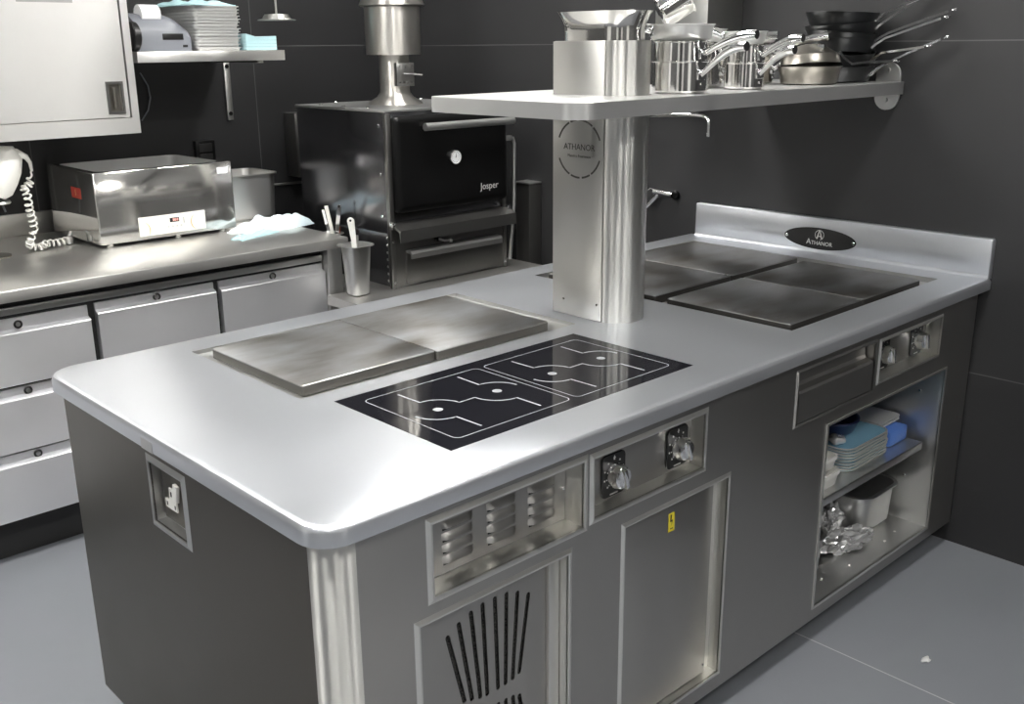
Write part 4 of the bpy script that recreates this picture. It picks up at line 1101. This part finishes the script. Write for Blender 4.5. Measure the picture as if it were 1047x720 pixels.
bm = B(); tube(bm, [(2.398, 1.283, 1.036), (2.398, 1.310, 1.010), (2.398, 1.338, .982)], [.013, .013, .011], 16); tube(bm, [(2.395, 1.295, 1.052), (2.390, 1.315, 1.056), (2.385, 1.350, 1.030), (2.380, 1.366, .985)], .0025, 8); obj('spray_head', bm, 'chrome', mx)

# ------------------------------------------------------------------ contents of the open bay
TZ = .4035
ordn = ['bottom', 'second from the bottom', 'third from the bottom', 'fourth from the bottom', 'fourth from the top', 'third from the top', 'second from the top', 'top']
t0 = None
for k in range(8):
    if t0 is None:
        bm = B(); rows = [(.012, .0), (.004, .009), (0, .0095), (0, .012), (.006, .012)]
        rg = [[bm.verts.new((*p, z)) for p in rrect(-.13, .13, -.085, .085, .045, i, 7)] for i, z in rows]
        n = len(rg[0])
        for a, b in zip(rg, rg[1:]):
            for q in range(n): bm.faces.new((a[q], a[(q + 1) % n], b[(q + 1) % n], b[q]))
        bm.faces.new(rg[0][::-1])
        root = thing('lidded_tray', '', 'tray', (0, 0, 0), 'pale blue trays in the open bay'); obj('tray_rim', bm, 'traylip', root)
        bm = B(); slab(bm, [(.004, .006), (.006, .0105)], lambda i: rrect(-.13, .13, -.085, .085, .045, i, 7)); obj('tray_inside', bm, 'lid', root); t0 = root
    else: root = copy_tree(t0)
    root['label'] = f'{ordn[k].capitalize()} rounded steel tray of the stack on the middle shelf'
    root.location = (1.935 + random.uniform(-.002, .002), .178, TZ + k * .0092); root.rotation_euler = (0, 0, random.uniform(-.02, .02))
TT = TZ + 8 * .0092 + .004
bw = thing('plastic_tub', 'dark navy plastic tub lying on the pale blue trays', 'tub', (1.925, .235, TT))
lathe(bm := B(), [(0, 0), (.060, 0), (.068, .006), (.078, .036), (.083, .040), (.083, .044), (.076, .044), (.064, .008), (0, .005)], (1.925, .225, TT), 40); obj('tub_shell', bm, 'navy', bw)
bm = B(); rnd = random.Random(4)
bmesh.ops.create_icosphere(bm, subdivisions=3, radius=.026)
for v in bm.verts: v.co *= 1 + .22 * math.sin(v.co.x * 150 + 1) * math.sin(v.co.y * 170) ; v.co.z *= .55
bmesh.ops.translate(bm, verts=bm.verts, vec=(1.835, .155, TT + .012))
tag(obj('crumpled_bag', bm, 'sack'), 'small crumpled clear bag in front of the navy tub', 'bag')
def tub(label, x0, x1, y0, y1, z, h):
    t = thing('white_tub', label, 'tub', ((x0 + x1) / 2, (y0 + y1) / 2, z), 'white plastic tubs in the open bay')
    bm = B(); rows = [(.012, 0), (.010, .004), (.004, h - .012), (.0, h - .010), (0, h), (.005, h), (.012, .008)]
    rg = [[bm.verts.new((*p, z + q)) for p in rrect(x0, x1, y0, y1, .018, i, 4)] for i, q in rows]; n = len(rg[0])
    for a, b in zip(rg, rg[1:]):
        for k in range(n): bm.faces.new((a[k], a[(k + 1) % n], b[(k + 1) % n], b[k]))
    bm.faces.new(rg[0][::-1]); bm.faces.new(rg[-1]); obj('tub_shell', bm, 'white', t, recalc=False); return t
tub('lower white plastic tub at the corner of the middle shelf', 1.585, 1.745, .080, .230, TZ + .0003, .046)
tub('upper white plastic tub at the corner of the middle shelf', 1.590, 1.740, .088, .225, TZ + .048, .042)
bm = B(); box(bm, 2.088, 2.200, .110, .400, TZ + .0003, TZ + .050, .008); tag(obj('blue_box', bm, 'blue'), 'bright blue plastic box beside the stacked trays on the middle shelf', 'box')
lb = ['lower of the two beige trays on the blue box', 'upper of the two beige trays on the blue box']
for k in range(2):
    bm = B(); slab(bm, [(.008, 0), (0, .008), (0, .0095), (.004, .0095)], lambda i: rrect(2.082, 2.215, .14, .36, .02, i, 4)); 
    bmesh.ops.translate(bm, verts=bm.verts, vec=(0, 0, TZ + .0506 + k * .0105))
    tag(obj('serving_tray', bm, 'tray'), lb[k].capitalize() if False else 'L' + lb[k][1:] if k == 0 else 'Upper of the two beige trays on the blue box', 'tray', 'beige trays in the open bay')
bm = B(); box(bm, 1.99, 2.175, .26, .42, TZ + .0735 + .035, TZ + .0735 + .075, .006); 
bm2 = bm; tag(obj('folded_cloth', bm2, 'blue', None), 'dull blue folded cloth lying over the beige trays at the back of the bay', 'cloth')
PZ = .1172
gn_pan('steel pan with rounded corners on the floor of the open bay', 1.985, 2.225, .115, .440, PZ + .001, .135, 'mid', 'steel pans in the open bay')
gn_pan('steel pan half hidden at the post side of the open bay', 1.562, 1.765, .095, .400, PZ + .001, .125, 'mid', 'steel pans in the open bay')
def crumple(name, label, cx, cy, z, sx, sy, sz, seed, rot=0):
    bm = B(); bmesh.ops.create_icosphere(bm, subdivisions=4, radius=1)
    from mathutils import noise
    for v in bm.verts:
        p = v.co.copy(); f = 1 + .42 * noise.noise(p * 2.3 + Vector((seed, 0, 0))) + .22 * abs(noise.noise(p * 5.5 + Vector((0, seed, 0))))- .10
        v.co = Vector((p.x * sx * f, p.y * sy * f, max(-.9 * sz, p.z * sz * f)))
    bmesh.ops.rotate(bm, verts=bm.verts, matrix=Matrix.Rotation(rot, 3, 'Z'))
    lo = min(v.co.z for v in bm.verts)
    bmesh.ops.translate(bm, verts=bm.verts, vec=(cx, cy, z - lo))
    return tag(obj(name, bm, 'sack', None, ang=14), label, 'plastic bag')
crumple('plastic_bag', 'crumpled clear plastic wrap with torn corner on the bay floor between the pans', 1.905, .135, PZ + .0005, .105, .045, .036, 3.1, -.25)
crumple('plastic_bag', 'loose clear plastic wrap bulging up against the steel pan in the bay', 1.945, .215, PZ + .0005, .070, .045, .062, 8.2, .3)
for i, (x, y) in enumerate(((1.60, .075), (1.83, .075), (2.045, .075), (2.13, .085), (1.70, .09))):
    bm = B(); bmesh.ops.create_icosphere(bm, subdivisions=2, radius=.004); bmesh.ops.scale(bm, vec=(1.3, .9, .5), verts=bm.verts)
    bmesh.ops.translate(bm, verts=bm.verts, vec=(x, y, PZ + .0015)); tag(obj('crumb', bm, 'white'), 'tiny pale crumb on the floor of the open bay', 'crumb', 'crumbs on the bay floor')
bm = B(); bmesh.ops.create_icosphere(bm, subdivisions=3, radius=.016)
for v in bm.verts: v.co = Vector((v.co.x * (1 + .4 * math.sin(v.co.y * 220)), v.co.y * .7, v.co.z * .25))
bmesh.ops.translate(bm, verts=bm.verts, vec=(1.702, -.232, .004)); tag(obj('food_scrap', bm, 'tray'), 'small pale food scrap on the grey floor tiles', 'scrap')

# ------------------------------------------------------------------ world + camera
w = bpy.data.worlds.new('World'); SC.world = w; w.use_nodes = True
w.node_tree.nodes['Background'].inputs['Color'].default_value = (1, 1, 1, 1); w.node_tree.nodes['Background'].inputs['Strength'].default_value = .15
cam = bpy.data.cameras.new('Camera'); co = bpy.data.objects.new('Camera', cam); COL.objects.link(co); SC.camera = co
co.matrix_world = Matrix((
    (0.725888, 0.206586, -0.656056, -0.7237),
    (-0.687746, 0.204666, -0.696503, -1.1947),
    (-0.009615, 0.956783, 0.290643, 1.5985),
    (0, 0, 0, 1)))
cam.sensor_width = 36; cam.lens = 36 * 1036.2 / 1047; cam.clip_start = .02
vs = SC.view_settings
vs.view_transform = 'Standard'; vs.look = 'None'; vs.gamma = 1; vs.use_curve_mapping = False; vs.exposure = .22
